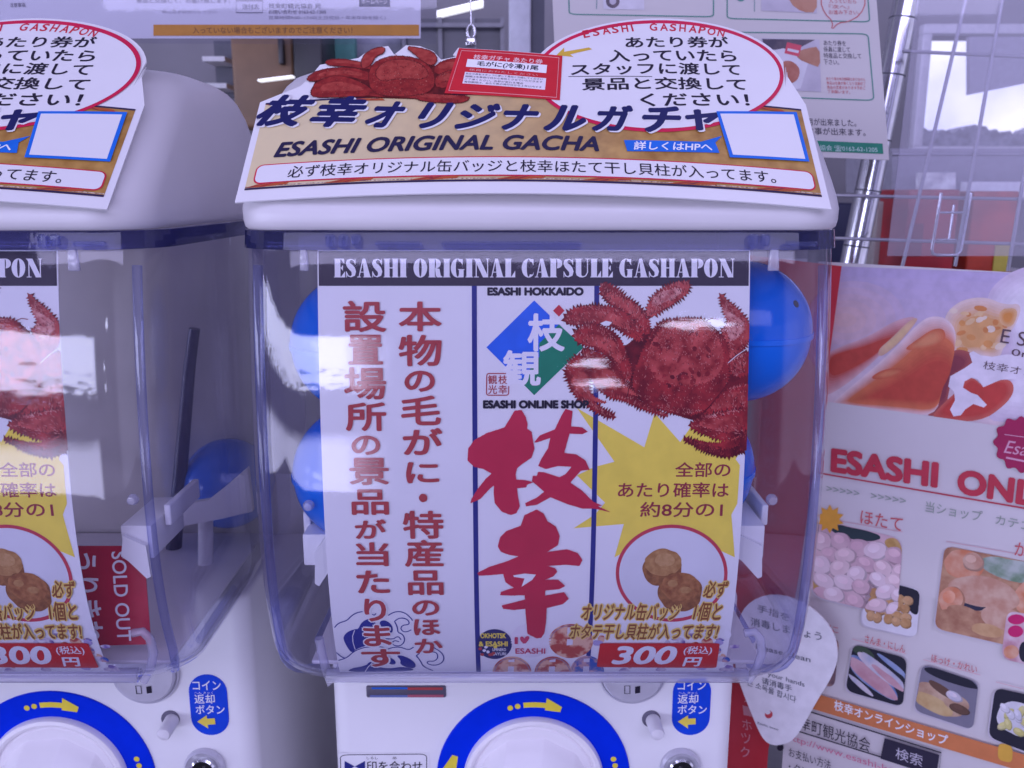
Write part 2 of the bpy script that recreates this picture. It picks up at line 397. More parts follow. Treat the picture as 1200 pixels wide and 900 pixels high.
def fat_text(P, body, l, r, hpx, m, h):
    w = sum(FAT[c][0] + .015 if c != ' ' else .27 for c in body); a, b = P.s.uv(*l), P.s.uv(*r); x = b - a
    mx, my = (l[0] + r[0]) / 2, (l[1] + r[1]) / 2
    hh = (P.s.uv(mx, my - hpx / 2) - P.s.uv(mx, my + hpx / 2)).length; y = Vector((-x.y, x.x)).normalized(); cx = 0
    for c in body:
        if c == ' ': cx += .27; continue
        for i, q in enumerate(FAT[c][1]):
            P.add([a + x * ((cx + p[0]) / w) + y * ((p[1] - .5) * hh) for p in q], [tuple(range(len(q)))] if len(q) < 5 else
                  [f for f in tessellate_polygon([[Vector((p[0], p[1], 0)) for p in q]])], m, h + i * 2e-6)
        cx += FAT[c][0] + .015

# ================================================================== SETTING
ROOM = mat('room_grey', (.18, .17, .20), rough=.7, var=.2, scale=2)
floor = obj('floor', [(-4, -3, 0), (4, -3, 0), (4, 4.2, 0), (-4, 4.2, 0)], [(0, 1, 2, 3)], mat('floor_tile', (.25, .24, .26), rough=.4)); props(floor, kind='structure')
BM_ = bmesh.new()
# back wall of the room with one window opening on the right
wl, wr, wt, wb = at(1086, 50, 3.0).x, at(1330, 50, 3.0).x, at(1100, 42, 3.0).z, at(1100, 172, 3.0).z
for lo, hi in (((-4, 3, 0), (wl, 3.1, 3)), ((wr, 3, 0), (4, 3.1, 3)), ((wl, 3, 0), (wr, 3.1, wb)), ((wl, 3, wt), (wr, 3.1, 3))): bm_box(BM_, lo, hi)
props(obj_bm('back_wall', BM_, ROOM), kind='structure')
BM_ = bmesh.new(); bm_box(BM_, (-4, 1.3, 2.75), (4, 3.1, 2.8)); props(obj_bm('ceiling', BM_, mat('ceiling_white', (.45, .44, .47), rough=.8)), kind='structure')
skym = mat('sky_cloud', (.50, .52, .86), rgb2=(1.0, 1.0, 1.0), scale=.5, detail=6, emit=1.9)
for n_ in skym.node_tree.nodes:
    if n_.type == 'BSDF_PRINCIPLED': n_.inputs['Base Color'].default_value = (0, 0, 0, 1)
sk = obj('sky', [(1, 14, -2), (14, 14, -2), (14, 14, 9), (1, 14, 9)], [(0, 1, 2, 3)], skym); props(sk, kind='structure')
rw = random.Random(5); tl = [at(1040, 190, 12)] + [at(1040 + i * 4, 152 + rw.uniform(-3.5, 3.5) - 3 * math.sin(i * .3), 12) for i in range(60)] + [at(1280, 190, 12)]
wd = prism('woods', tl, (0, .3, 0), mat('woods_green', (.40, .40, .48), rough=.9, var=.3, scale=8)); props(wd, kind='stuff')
lot = obj('car_park', [(0, 3.2, .6), (14, 3.2, .6), (14, 14, .6), (0, 14, .6)], [(0, 1, 2, 3)], mat('asphalt_pale', (.5, .5, .52), rough=.9, var=.1, scale=3)); props(lot, kind='structure')
t = thing('window_frame', (wl, 2.97, wb), 'pale shop window frame looking out on cloudy sky and woods', 'window')
FRM = mat('frame_white', (.6, .59, .63), rough=.4)
for a, b in (((wl - .03, 2.96, wb), (wl, 3.0, wt)), ((wl - .03, 2.96, wb - .04), (wr, 3.0, wb)), ((wl - .03, 2.96, wt), (wr, 3.0, wt + .03))): box('bar', a, b, FRM, t, .004)
p = [at(1136, 43, 2.9), at(1330, 43, 2.9), at(1330, 72, 2.9), at(1136, 111, 2.9)]
bl = prism('roller_blind', p, (0, .02, 0), mat('blind_grey', (.34, .33, .40), rough=.8)); props(bl, 'grey lilac blind hanging over the upper right of the shop window', 'blind')

# things at the back of the room, seen over the machines
t = thing('wood_cabinet', at(305, 140, 2.3), 'brown wooden cabinet with black side frame above the machines, behind the white notice', 'cabinet')
a = at(268, 30, 2.3); b = at(348, 150, 2.3)
box('door', (a.x, 2.3, b.z), (b.x, 2.7, a.z), mat('wood_brown', (.17, .095, .05), rough=.5, var=.25, scale=6), t, .01)
a2 = at(378, 30, 2.3); box('side_frame', (b.x + .003, 2.28, b.z), (a2.x, 2.7, a.z), mat('black_frame', (.012, .011, .016), rough=.4), t, .006)
pz = at(352, 62, 2.3); box('handle', (b.x - .03, 2.27, pz.z - .03), (b.x - .018, 2.297, pz.z + .03), MATS['black_frame'], t, .003)
a = at(235, 40, 2.4); b = at(266, 110, 2.4)
t = thing('shelf_rack', (a.x, 2.4, b.z), 'dark shelf rack left of the brown cabinet', 'shelf')
box('back_panel', (a.x, 2.5, b.z), (b.x, 2.52, a.z), mat('shelf_dark', (.07, .07, .10), rough=.5), t)
for f in (.1, .55): box('shelf', (a.x, 2.4, b.z + f * (a.z - b.z)), (b.x, 2.498, b.z + f * (a.z - b.z) + .012), FRM, t)
def strip(name, pa, pb, yy, th, m, label, cat, d=.03):
    q = [at(pa[0], pa[1] - th / 2, yy), at(pb[0], pb[1] - th / 2, yy), at(pb[0], pb[1] + th / 2, yy), at(pa[0], pa[1] + th / 2, yy)]
    o = prism(name, q, (0, d, 0), m, base=q[3]); props(o, label, cat); return o
LAMP = mat('lamp_white', (.95, .95, 1), emit=1.3, var=0)
strip('fluorescent_lamp', (512, 16), (566, 3), 2.6, 7, LAMP, 'slanting white fluorescent lamp near the top beside the chrome clip', 'lamp')
strip('fluorescent_lamp', (302, 94), (342, 89), 2.2, 2.0, LAMP, 'thin glowing line for a reflection below the brown cabinet', 'lamp')  # glowing strip put in for a bright reflection line
strip('pale_curtain', (380, 70), (470, 70), 2.5, 110, mat('curtain_pale', (.30, .30, .38), rough=.8, var=.3, scale=14), 'pale lilac curtain between brown cabinet and dark glass cupboard', 'curtain', .02)
strip('green_panel', (392, 57), (416, 57), 2.45, 40, mat('panel_green', (.06, .22, .20), rough=.5), 'small green panel in front of the pale curtain', 'panel')
t = thing('glass_cupboard', at(500, 140, 2.4), 'dark glass fronted cupboard behind the red crab of the card', 'cupboard')
a = at(470, 20, 2.4); b = at(590, 140, 2.4)
box('carcass', (a.x, 2.42, b.z), (b.x, 2.7, a.z), mat('cupboard_dark', (.055, .053, .075), rough=.3, var=.4, scale=5), t)
for f in (.0, .36, .68, .97): xx = a.x + f * (b.x - a.x); box('door_frame', (xx, 2.40, b.z), (xx + .010, 2.418, a.z), mat('door_frame_grey', (.16, .155, .19), rough=.5), t)
box('rail', (a.x, 2.385, at(500, 33, 2.4).z), (b.x, 2.398, at(500, 28, 2.4).z), mat('door_frame_grey', (.16, .155, .19), rough=.5), t)
a = at(596, -10, 1.5); b = at(622, 140, 1.5)
t = thing('window_post', (a.x, 1.5, b.z), 'pale grey window post with dark edge at the top centre', 'post')
box('post', (a.x, 1.5, b.z - .2), (b.x, 1.56, a.z + .2), mat('post_grey', (.45, .45, .52), rough=.4), t, .004)
box('seal', (b.x + .001, 1.51, b.z - .2), (at(638, 60, 1.5).x, 1.55, a.z + .2), mat('seal_dark', (.05, .05, .08), rough=.5), t)
t = thing('chrome_clip', at(552, 60, 1.0), 'small chrome hanging clip above the red crab of the card', 'clip')
bm = bmesh.new(); loop = [at(552 + 4.5 * math.sin(R(k * 20)), 37 - 8 * math.cos(R(k * 20)), 1.0) for k in range(19)]; bm_tube(bm, loop, .0016, 8)
obj_bm('loop', bm, CHROME, t, smooth=True)
a = at(546, 56, 1.0); b = at(558, 45, 1.0); box('jaw', (a.x, .99, a.z), (b.x, 1.01, b.z), CHROME, t, .002)
tube('hanger', [at(552, 29, 1.0), at(551, -20, 1.0)], .0009, CHROME, t)

# steel grid rack, chrome post and stock on the right
t = thing('chrome_pole', at(1000, 310, 1.05), 'shiny chrome pole leaning behind the how-to poster', 'pole')
pa, pb = at(1069, -30, 1.05), at(992, 345, 1.05); tube('tube', [pa, pb], .0145, CHROME, t, 24)
for f in (.13, .30, .50, .66, .84, .93):
    q = pa.lerp(pb, f); d = (pb - pa).normalized(); tube('groove', [q - d * .0008, q + d * .0008], .0149, mat('groove_dark', (.1, .1, .13), rough=.4), t, 24)
t = thing('wire_grid', at(1100, 310, 1.0), 'silver wire grid rack at the right with leaning bars', 'rack')
for i, (x0, y0, x1, y1) in enumerate(((1178, -20, 1119, 312), (1134, -10, 1056, 318), (1238, -20, 1181, 318))):
    tube('bar', [at(x0, y0, 1.0), at(x1, y1, 1.0)], .0021, STEEL, t, 8)
for x0, y0, x1, y1 in ((1058, 60, 1230, 68), (1045, 181, 1230, 181), (970, 229, 1230, 234), (970, 279, 1230, 287)):
    tube('bar', [at(x0, y0, 1.004), at(x1, y1, 1.004)], .0019, STEEL, t, 8)
t = thing('wire_hook', at(1100, 300, .98), 'chrome wire hook hanging on the grid before the red box', 'hook')
tube('frame', [at(*q, .98) for q in ((1103, 226), (1092, 292), (1093, 297), (1098, 299), (1121, 299), (1126, 294), (1138, 226))], .0017, CHROME, t, 8)
tube('prong', [at(1118, 240, .979), at(1112, 281, .979)], .0014, CHROME, t, 8)
tube('prong', [at(1102, 249, .977), at(1128, 249, .977)], .0013, CHROME, t, 8)
tube('prong', [at(1098, 281, .977), at(1120, 281, .977)], .0013, CHROME, t, 8)
def carton(name, x0, y0, x1, y1, yy, d, m, label, cat, panel=None, pm_=None):
    a, b = at(x0, y1, yy), at(x1, y0, yy); t = thing(name, a, label, cat)
    box('carton', (a.x, yy, a.z), (b.x, yy + d, b.z), m, t, .004)
    if panel:
        c0, c1 = at(panel[0], panel[3], yy), at(panel[2], panel[1], yy); box('printed_panel', (c0.x, yy - .003, c0.z), (c1.x, yy - .001, c1.z), pm_, t)
carton('red_box', 1056, 222, 1126, 330, 1.5, .12, mat('carton_red', (.40, .02, .03), rough=.35, var=.25, scale=12), 'dark red box behind the wire hook', 'box', (1062, 262, 1082, 300), mat('carton_wine', (.22, .015, .03), rough=.4))
carton('red_box', 1130, 224, 1196, 330, 1.52, .12, mat('carton_orange', (.50, .06, .03), rough=.35, var=.3, scale=12), 'orange red box with yellow panel right of the wire hook', 'box', (1162, 284, 1186, 318), mat('carton_yellow', (.5, .42, .06), rough=.5))
carton('navy_box', 968, 238, 1012, 330, 1.4, .1, mat('carton_navy', (.012, .014, .06), rough=.5), 'navy blue box left of the chrome pole', 'box')
carton('white_box', 1020, 236, 1052, 330, 1.6, .1, mat('carton_cream', (.40, .36, .34), rough=.6), 'cream box between the chrome pole and the red box', 'box')
strip('shelf_board', (900, 340), (1300, 340), 1.38, 18, FRM, 'pale shelf board carrying the red boxes', 'shelf', .5)
strip('display_counter', (1045, 200), (1330, 200), 2.2, 52, mat('counter_lilac', (.30, .29, .36), rough=.6), 'long pale counter below the shop window', 'counter', .3)
strip('bright_leaflet', (1133, 224), (1260, 224), 2.1, 22, mat('leaflet_white', (.9, .9, .95), rough=.5), 'brightly lit white board above the orange red box', 'board')
strip('bright_leaflet', (1080, 212), (1120, 212), 2.12, 20, mat('leaflet_pale', (.8, .8, .85), rough=.5, var=.4, scale=30), 'small pale crumpled bag on the counter above the dark red box', 'bag')
q = [at(1077, -20, .93), at(1260, -20, .93), at(1260, 300, .93), at(1040, 300, .93)]
o = prism('clear_sheet', q, (0, .0015, 0), clear('veil_plastic', (.93, .92, .98), (.8, .8, .9), frost=.20, frostc=(.75, .73, .80)), base=q[3]); props(o, 'clear plastic sheet hanging in front of the wire grid', 'sheet')

# ================================================================== THE CAPSULE MACHINE
XC, HW, ZT, ZB, YB = .0148, .1572, CZ - .0190, CZ - .2830, .70
_k = np.polyfit([0, .24, .49, .72, .92], [.4602, .4515, .4472, .4492, .4605], 4)
def ysheet(z):
    t = (CZ - .029 - z) / .245
    return float(np.polyval(_k, min(max(t, -.05), 1.03)))
sheet = Surf(lambda u, v, h: Vector((XC + u, ysheet(v) - h, v)), 0, CZ - .15, 0, .007)
panel = Surf(lambda u, v, h: Vector((u, .590 - h, v)), 0, CZ - .4)
PITCHX = -.356
mach = thing('capsule_machine', (XC, .72, CZ - .62), 'complete white capsule machine in the middle with clear front and blue dial', 'vending machine', 'white capsule vending machines')
M = mach
# white cap: rounded rectangles stacked up the sloping front
fz = [-.0185, -.0172, -.014, -.008, -.002, .006, .016, .028, .040, .0505, .060, .066, .070, .0725, .0735]
fy = [.4512, .4492, .4480, .4478, .4520, .4590, .4690, .4810, .4935, .5040, .5165, .5270, .5390, .556, .580]
by = [.700, .7015, .702, .702, .702, .701, .700, .698, .694, .689, .682, .674, .664, .650, .632]
hwz = [.1535, .1548, .1555, .1556, .1554, .1550, .1545, .1538, .1528, .1512, .1485, .145, .140, .132, .118]
rz = [.026, .027, .028, .028, .028, .029, .030, .032, .034, .036, .038, .039, .040, .036, .024]
def rrow(z, y0, y1, hw, r, n=8):
    o = []
    for cx, cy, a0 in ((hw - r, y0 + r, -90), (hw - r, y1 - r, 0), (-hw + r, y1 - r, 90), (-hw + r, y0 + r, 180)):
        o += [(XC + cx + r * math.cos(R(a0 + 90 * k / n)), cy + r * math.sin(R(a0 + 90 * k / n)), CZ + z) for k in range(n + 1)]
    return o
bm = bmesh.new(); rr = [[bm.verts.new(p) for p in rrow(*q)] for q in zip(fz, fy, by, hwz, rz)]
for q, s_ in zip(rr, rr[1:]):
    for k in range(len(q)): bm.faces.new((q[k], q[(k + 1) % len(q)], s_[(k + 1) % len(q)], s_[k]))
bm.faces.new(rr[-1])                                       # open below: a thin moulded shell that lets some light through
CAPM = WHITEP.copy(); CAPM.name = 'cap_plastic'; ct = CAPM.node_tree
cb_ = ct.nodes['Principled BSDF']; co_ = [n for n in ct.nodes if n.type == 'OUTPUT_MATERIAL'][0]
tl_ = ct.nodes.new('ShaderNodeBsdfTranslucent'); tl_.inputs[0].default_value = (.9, .86, .9, 1)
cm_ = ct.nodes.new('ShaderNodeMixShader'); cm_.inputs[0].default_value = .30
ct.links.new(cb_.outputs[0], cm_.inputs[1]); ct.links.new(tl_.outputs[0], cm_.inputs[2]); ct.links.new(cm_.outputs[0], co_.inputs[0])
obj_bm('cap', bm, CAPM, M, smooth=True, angle=R(65))
# clear cover: U-shaped rows swept down the bulging front
def cover_rows(off=0.0, z0=ZT, thick=0):
    rows = []
    zs = [z0 - (z0 - (ZB + .028)) * i / 26 for i in range(27)] + [ZB + .028 - .028 * math.sin(R(a)) for a in (15, 30, 45, 60, 75, 90)]
    for z in zs:
        f = ysheet(z) - .0065; hw = HW
        if z < ZB + .028:
            k = 1 - math.sqrt(max(0, 1 - ((ZB + .028 - z) / .028) ** 2)); f = ysheet(ZB + .028) - .0065 + (ysheet(z) - ysheet(ZB + .028)) * .6 + .024 * k; hw = HW - .016 * k
        hw += off; f -= off
        if thick: hw -= thick; f += thick
        rows.append((z, f, hw))
    return rows
def ushape(z, f, hw, r=.034, n=9):
    p = [(XC - hw, YB, z), (XC - hw, (YB + f) / 2, z)]
    p += [(XC - hw + r - r * math.cos(R(90 * k / n)), f + r - r * math.sin(R(90 * k / n)), z) for k in range(n + 1)]
    p += [(XC - hw + r + (2 * hw - 2 * r) * k / 10, f, z) for k in range(1, 10)]
    p += [(XC + hw - r + r * math.sin(R(90 * k / n)), f + r - r * math.cos(R(90 * k / n)), z) for k in range(n + 1)]
    return p + [(XC + hw, (YB + f) / 2, z), (XC + hw, YB, z)]
V, Fc = [], []
rows = [ushape(*r) for r in cover_rows()]
z, f, hw = cover_rows()[-1]
rows += [ushape(ZB, f + .012, hw - .004), ushape(ZB, f + .05, hw - .006), ushape(ZB, .585, hw - .008)]
n = len(rows[0])
for r in rows: V += r
for i in range(len(rows) - 1):
    Fc += [(i * n + k, i * n + k + 1, (i + 1) * n + k + 1, (i + 1) * n + k) for k in range(n - 1)]
cov = obj('clear_cover', V, Fc, CLEAR, M, smooth=True)
sm = cov.modifiers.new('thickness', 'SOLIDIFY'); sm.thickness = .0022; sm.offset = 1
# tinted upper rim of the cover with its moulded clips, and added tubes along its edges
V, Fc = [], []
for (z, o_) in ((ZT - .0002, .0012), (ZT - .0095, .0014), (ZT - .0095, -.0045), (ZT - .0002, -.0045)):
    V += ushape(z, ysheet(z) - .0065 - o_, HW + o_)
for i in range(4): Fc += [(i * n + k, i * n + k + 1, ((i + 1) % 4) * n + k + 1, ((i + 1) % 4) * n + k) for k in range(n - 1)]
rim = obj('cover_rim', V, Fc, TINT, M, smooth=False)
for xs_ in ((-.108, -.1015, -.095), (.104, .110)):
    for x0 in xs_:
        bm = bmesh.new(); bm_box(bm, (XC + x0, .4475, ZT - .0085 + random.uniform(0, .002)), (XC + x0 + .0042, .4520, ZT - .0015), .0008, 1); obj_bm('moulded_clip', bm, EDGE, rim)
for x0, x1 in ((-.083, -.060), (-.050, .02), (.122, .138)):
    bm = bmesh.new(); bm_box(bm, (XC + x0, .4465, ZT - .0075), (XC + x1, .4500, ZT - .0050), .0008, 1); obj_bm('moulded_bar', bm, EDGE, rim)
for s in (-1, 1):
    pts = []
    for z, f, hw in cover_rows():
        pts.append((XC + s * (hw - .0105), f + .0105, z))
    tube('cover_edge', pts[2:], .0026, EDGE, M, 10)  # tube stands in for the refraction line along the rounded corner
    z, f, hw = cover_rows()[-1]
    tube('cover_edge', [(XC + s * (hw - .0015), f + .038, ZB + .001), (XC + s * (hw - .003), .60, ZB + .001)], .0026, EDGE, M, 8)
z, f, hw = cover_rows()[-4]
bm = bmesh.new(); bm_tube(bm, [(XC - hw + .030, f + .004, z - .001), (XC + hw - .030, f + .004, z - .001)], .0044, 12)
bm_tube(bm, [(XC - hw + .032, f + .013, ZB + .003), (XC + hw - .032, f + .013, ZB + .003)], .0030, 10)
obj_bm('bottom_lip', bm, LIP, M, smooth=True)
for px in (355, 908):                                                    # clear hanging tabs
    a = at(px - 6, 291, .452); b = at(px + 6, 318, .452)
    bm = bmesh.new(); fs = bm_box(bm, (a.x, .4525, b.z), (b.x, .4555, a.z))
    for v in bm.verts:
        if v.co.z > CZ - .031: v.co.x = (v.co.x - (a.x + b.x) / 2) * .72 + (a.x + b.x) / 2
    bmesh.ops.bevel(bm, geom=list(bm.edges), offset=.0009, segments=2, affect='EDGES', profile=.5)
    obj_bm('clear_tab', bm, LIP, M, smooth=True, angle=R(50))
for s, px, py in ((-1, 362, 592), (1, 904, 585)):                        # clear rivets
    lathe('rivet', [(0, .004), (.0022, .0035), (.0032, .001), (.0032, 0), (0, 0)], at(px, py, .470), (0, -1, 0), LIP, M, 20)
for s, pts in ((-1, ((374, 748), (377, 765), (382, 785), (386, 800), (396, 790), (401, 778))), (1, ((872, 742), (884, 740), (891, 748), (893, 765), (886, 785), (876, 798)))):
    tube('moulded_rib', [at(x, y, .474) for x, y in pts], .0026, LIP, M, 10)
# inside: back plate, white floor tray, white hooks
bm = bmesh.new(); z_ = ZB + .0045
bm_box(bm, (XC - HW + .0215, .487, z_), (XC + HW - .0215, YB - .008, z_ + .003), .0012, 2)
obj_bm('floor_tray', bm, mat('tray_plastic', (.82, .78, .79), rough=.45, var=.05, scale=16), M, smooth=True, angle=R(40))
box('back_plate', (XC - .146, YB - .006, ZB + .004), (XC + .146, YB + .004, ZT + .004), GREYP, M, .003)
def hook(s, boxq, fin, yy):
    a, b = at(boxq[0], boxq[3], yy), at(boxq[2], boxq[1], yy)
    bm = bmesh.new(); bm_box(bm, (a.x, yy, a.z), (b.x, yy + .05, b.z), .0012, 2)
    q = [at(x, y, yy - .004) for x, y in fin]; o = [bm.verts.new(p) for p in q]; o2 = [bm.verts.new(p + Vector((0, .0035, 0))) for p in q]
    bm.faces.new(o); bm.faces.new(o2[::-1])
    for i in range(len(q)): bm.faces.new((o[i], o2[i], o2[(i + 1) % len(q)], o[(i + 1) % len(q)]))
    obj_bm('hook', bm, WHITE2, M, smooth=True, angle=R(40))
hook(-1, (356, 626, 384, 663), ((369, 647), (384, 626), (392, 626), (392, 660), (374, 687), (369, 684)), .485)
hook(1, (858, 616, 897, 655), ((862, 652), (868, 628), (893, 640), (893, 676), (888, 678), (870, 658)), .485)
a, b = at(356, 626, .50), at(384, 600, .50); box('hook_frame', (a.x, .50, a.z), (a.x + .0045, .55, b.z), WHITE2, M, .001)
a, b = at(868, 616, .50), at(901, 592, .50); box('hook_frame', (b.x - .004, .50, a.z), (b.x, .55, b.z), WHITE2, M, .001)
# body
bx = (at(388, 815, .59).x + at(862, 815, .59).x) / 2; hb = (at(862, 815, .59).x - at(388, 815, .59).x) / 2
bm = bmesh.new(); fs = bm_box(bm, (bx - hb, .590, CZ - .62), (bx + hb, .88, ZB - .0015))
es = [e for e in bm.edges if all(v.co.y < .6 for v in e.verts) and abs(e.verts[0].co.x - e.verts[1].co.x) < 1e-5]
bmesh.ops.bevel(bm, geom=es, offset=.013, segments=8, affect='EDGES', profile=.5)
es = [e for e in bm.edges if all(abs(v.co.z - (ZB - .0015)) < 1e-5 for v in e.verts)]
bmesh.ops.bevel(bm, geom=es, offset=.004, segments=3, affect='EDGES', profile=.5)
body = obj_bm('body', bm, WHITE2, M, smooth=True, angle=R(50))
tube('seam', [(bx + hb - .006, .5895 + .0035, CZ - .62), (bx + hb - .006, .593, ZB - .006)], .0006, mat('seam_grey', (.25, .24, .30), rough=.6), body, 6)
# recessed ticket window
w0, w1 = panel.uv(429, 803), panel.uv(523, 817)
lid = box('slot_frame', (w0[0], .5885, w1[1]), (w1[0], .592, w0[1]), mat('slot_dark', (.10, .09, .13), rough=.4), M, .0015)
P = Print(panel); P.poly([(436, 804), (478, 804), (478, 806), (436, 806)], BLUEI, .0018); P.poly([(478, 804), (519, 804), (519, 807), (478, 807)], REDI, .0018)
P.poly([(434, 813), (478, 813), (478, 815.5), (434, 815.5)], ink('slot_lilac', (.13, .17, .42)), .0018); P.poly([(478, 812.5), (520, 812.5), (520, 815.5), (478, 815.5)], ink('slot_pink', (.42, .10, .15)), .0018)
P.build('coloured_strip', lid)
# dial: blue ring, arrows, white bowl and knob
dz = CZ - .431; dx = at(625, 905, .59).x
ring = lathe('dial_ring', [(.0525, .0002), (.0525, .0016), (.0722, .0016), (.0727, .0010), (.0727, 0)], (dx, .5898, dz), (0, -1, 0), ink('ring_blue', (.002, .030, .66), rough=.3, spec=.08, var=.03), M, 96)
RS = Surf(lambda u, v, h: Vector((dx + u, .5882 - h, dz + v)))
YA = ink('arrow_yellow', (.82, .66, .06), rough=.4)
def pol(r, a): return (r * math.cos(R(a)), r * math.sin(R(a)))
for a0 in (98, 8, 188, 278):
    P = Print(RS); band = lambda r0, r1, s, e, n=8: [pol(r0, s + (e - s) * k / n) for k in range(n + 1)] + [pol(r1, e + (s - e) * k / n) for k in range(n + 1)]
    P.uvpoly(band(.0603, .0645, a0 - 1, a0 - 19), YA, .0003)
    P.uvpoly([pol(.0685, a0 - 16), pol(.0640, a0 - 27), pol(.0596, a0 - 27), pol(.0585, a0 - 16)], YA, .00031)
    for da in (3, 8.2): c = pol(.0622, a0 + da); P.uvpoly(ell(c[0], c[1], .0021, .0021, 16), YA, .0003)
    P.build('arrow', ring)
dial = lathe('dial', [(.0526, 0), (.0526, .004), (.0515, .0065), (.0490, .0072), (.0470, .0062), (.0462, .0035), (.0455, .003), (.044, .0045), (0, .0050)], (dx, .5898, dz), (0, -1, 0), WHITEP, M, 96)
bm = bmesh.new()                                                         # wedge-shaped knob
ang = R(-12); ux, uz = Vector((math.cos(ang), 0, math.sin(ang))), Vector((-math.sin(ang), 0, math.cos(ang))); c0 = Vector((dx, .5898, dz))
rr = []
for u, up, dn, hgt in ((-.0400, .008, -.006, .0100), (-.0365, .018, -.010, .0180), (-.026, .030, -.013, .0270), (0, .038, -.015, .0330), (.026, .030, -.013, .0300), (.0365, .018, -.010, .0230), (.0400, .008, -.006, .0130)):
    rr.append([bm.verts.new(c0 + ux * u + uz * w - Vector((0, 1, 0)) * hh) for w, hh in ((up, .004), (up * .8, .011 if up > .02 else .007), (.004, hgt), (0, hgt), (dn, .004))])
for q, s_ in zip(rr, rr[1:]):
    for k in range(4): bm.faces.new((q[k], q[k + 1], s_[k + 1], s_[k]))
bm.faces.new(rr[0]); bm.faces.new(rr[-1][::-1])
bmesh.ops.bevel(bm, geom=list(bm.edges), offset=.0015, segments=2, affect='EDGES', profile=.5)
obj_bm('knob', bm, WHITEP, dial, smooth=True, angle=R(35))
# coin slot, return button, label, lock, instruction label
SILV = mat('silver_lilac', (.60, .585, .66), rough=.35, metal=.25, var=.06)
cs = panel.uv(741, 787)
slot = lathe('coin_slot', [(.0248, 0), (.0248, .002), (.0238, .0025), (.0230, .0015), (.0225, .004), (.0212, .005), (0, .005)], (cs[0], .5898, cs[1]), (0, -1, 0), SILV, M, 64)
P = Print(panel); P.line([(731, 799), (737, 799), (737, 808), (731, 808)], 1, BLACKI, .0056, True); P.poly([(743, 800), (749, 799), (749, 807), (743, 808)], BLACKI, .0056); P.build('coin_opening', slot)
cb = panel.uv(763, 842)
lathe('button_hole', [(.0068, 0), (.0068, .0006), (.0064, .0009), (.0062, .0006), (0, .0005)], (cb[0], .5898, cb[1]), (0, -1, 0), mat('hole_shade', (.13, .12, .17), rough=.7), M, 32)
tube('return_button', [Vector((cb[0] + .0012, .5890, cb[1] - .001)), Vector((cb[0] + .002, .5715, cb[1] - .0005)), Vector((cb[0] + .002, .5705, cb[1] - .0005))], [.0054, .0049, .0042], mat('button_white', (.66, .64, .68), rough=.4), M, 28)
P = Print(panel); q0, q1 = panel.uv(810, 790), panel.uv(810, 861); w = (panel.uv(832.5, 828) - panel.uv(788, 828)).length / 2
cx_ = panel.uv(810, 828)[0]; pill = [(cx_ + w * math.cos(R(a)), q0[1] - w + w * math.sin(R(a))) for a in range(0, 181, 12)] + [(cx_ + w * math.cos(R(a)), q1[1] + w + w * math.sin(R(a))) for a in range(180, 361, 12)]
pl_ = slab('coin_label', Surf(lambda u, v, h: Vector((u, .5895 - h, v))), pill, .0003, ink('label_blue', (.006, .06, .62), rough=.4), M)
for s_, x0, y0, x1, y1 in (('コイン', 794, 797, 827, 808), ('返却', 794, 813, 818, 824), ('ボタン', 794, 825.5, 828, 836)): P.tbox(s_, x0, y0, x1, y1, WHITEI, .0008, .012)
P.tbox('へん きゃく', 795, 810, 817, 812.6, WHITEI, .0008)
P.poly([(794, 845), (806, 837.5), (806, 841.5), (815, 841), (815, 848), (806, 848.5), (806, 853)], YELLOW, .0008); P.build('lettering', pl_)
cl = panel.uv(797, 897)
lathe('lock', [(.0150, 0), (.0150, .003), (.0135, .005), (.0115, .0035), (.0100, .0030), (.0095, .0060), (.0082, .0072), (.0065, .0070), (.0055, .0045), (.0018, .0045), (.0016, .006), (0, .006)], (cl[0], .5898, cl[1]), (0, -1, 0), [SILV, CHROME, mat('lock_black', (.01, .01, .012), rough=.25)], M, 48, mi=[0, 0, 0, 0, 1, 1, 2, 1, 2, 1, 1])
P = Print(panel)
lb = [panel.uv(397, 882), panel.uv(503, 882), panel.uv(503, 884), panel.uv(397, 925)]
il = slab('instruction_label', Surf(lambda u, v, h: Vector((u, .5895 - h, v))), [(lb[0][0], lb[0][1]), (lb[1][0], lb[0][1]), (lb[1][0], lb[0][1] - .026), (lb[0][0], lb[0][1] - .026)], .0002, WHITEI, M)
P.line(rrect([(399, 884), (500, 883), (500, 921), (400, 923)], .1), .9, BLACKI, .0007, True)
P.poly([(404, 891), (416, 897.5), (404, 904)], NAVY, .0007); P.poly([(428, 891), (416, 897.5), (428, 904)], NAVY, .0007)
P.tbox('印を合わせ', 430, 891, 495, 903, BLACKI, .0008, .008); P.tbox('しるし', 430, 886, 443, 889, BLACKI, .0008); P.tbox('あ', 460, 886, 465, 889, BLACKI, .0008)
P.tbox('てください', 430, 908, 495, 918, BLACKI, .0008, .008); P.build('lettering', il)
box('foot', (bx - .13, .62, CZ - .640), (bx + .13, .86, CZ - .6203), mat('foot_black', (.02, .02, .02)), M)
o = copy_tree(mach, None, (PITCHX, 0, 0)); o['label'] = 'partly cropped white capsule machine at the left edge, sold out card inside'
# table the machines stand on
t = thing('machine_stand', (0, .72, 0), 'low table under the capsule machines', 'table')
box('table_top', (-.8, .4, CZ - .67), (.6, 1.0, CZ - .6405), mat('table_grey', (.3, .3, .32), rough=.6), t, .004)
for x in (-.75, .55):
    for y in (.45, .95): box('leg', (x - .02, y - .02, 0), (x + .02, y + .02, CZ - .6705), STEEL, t, .002)

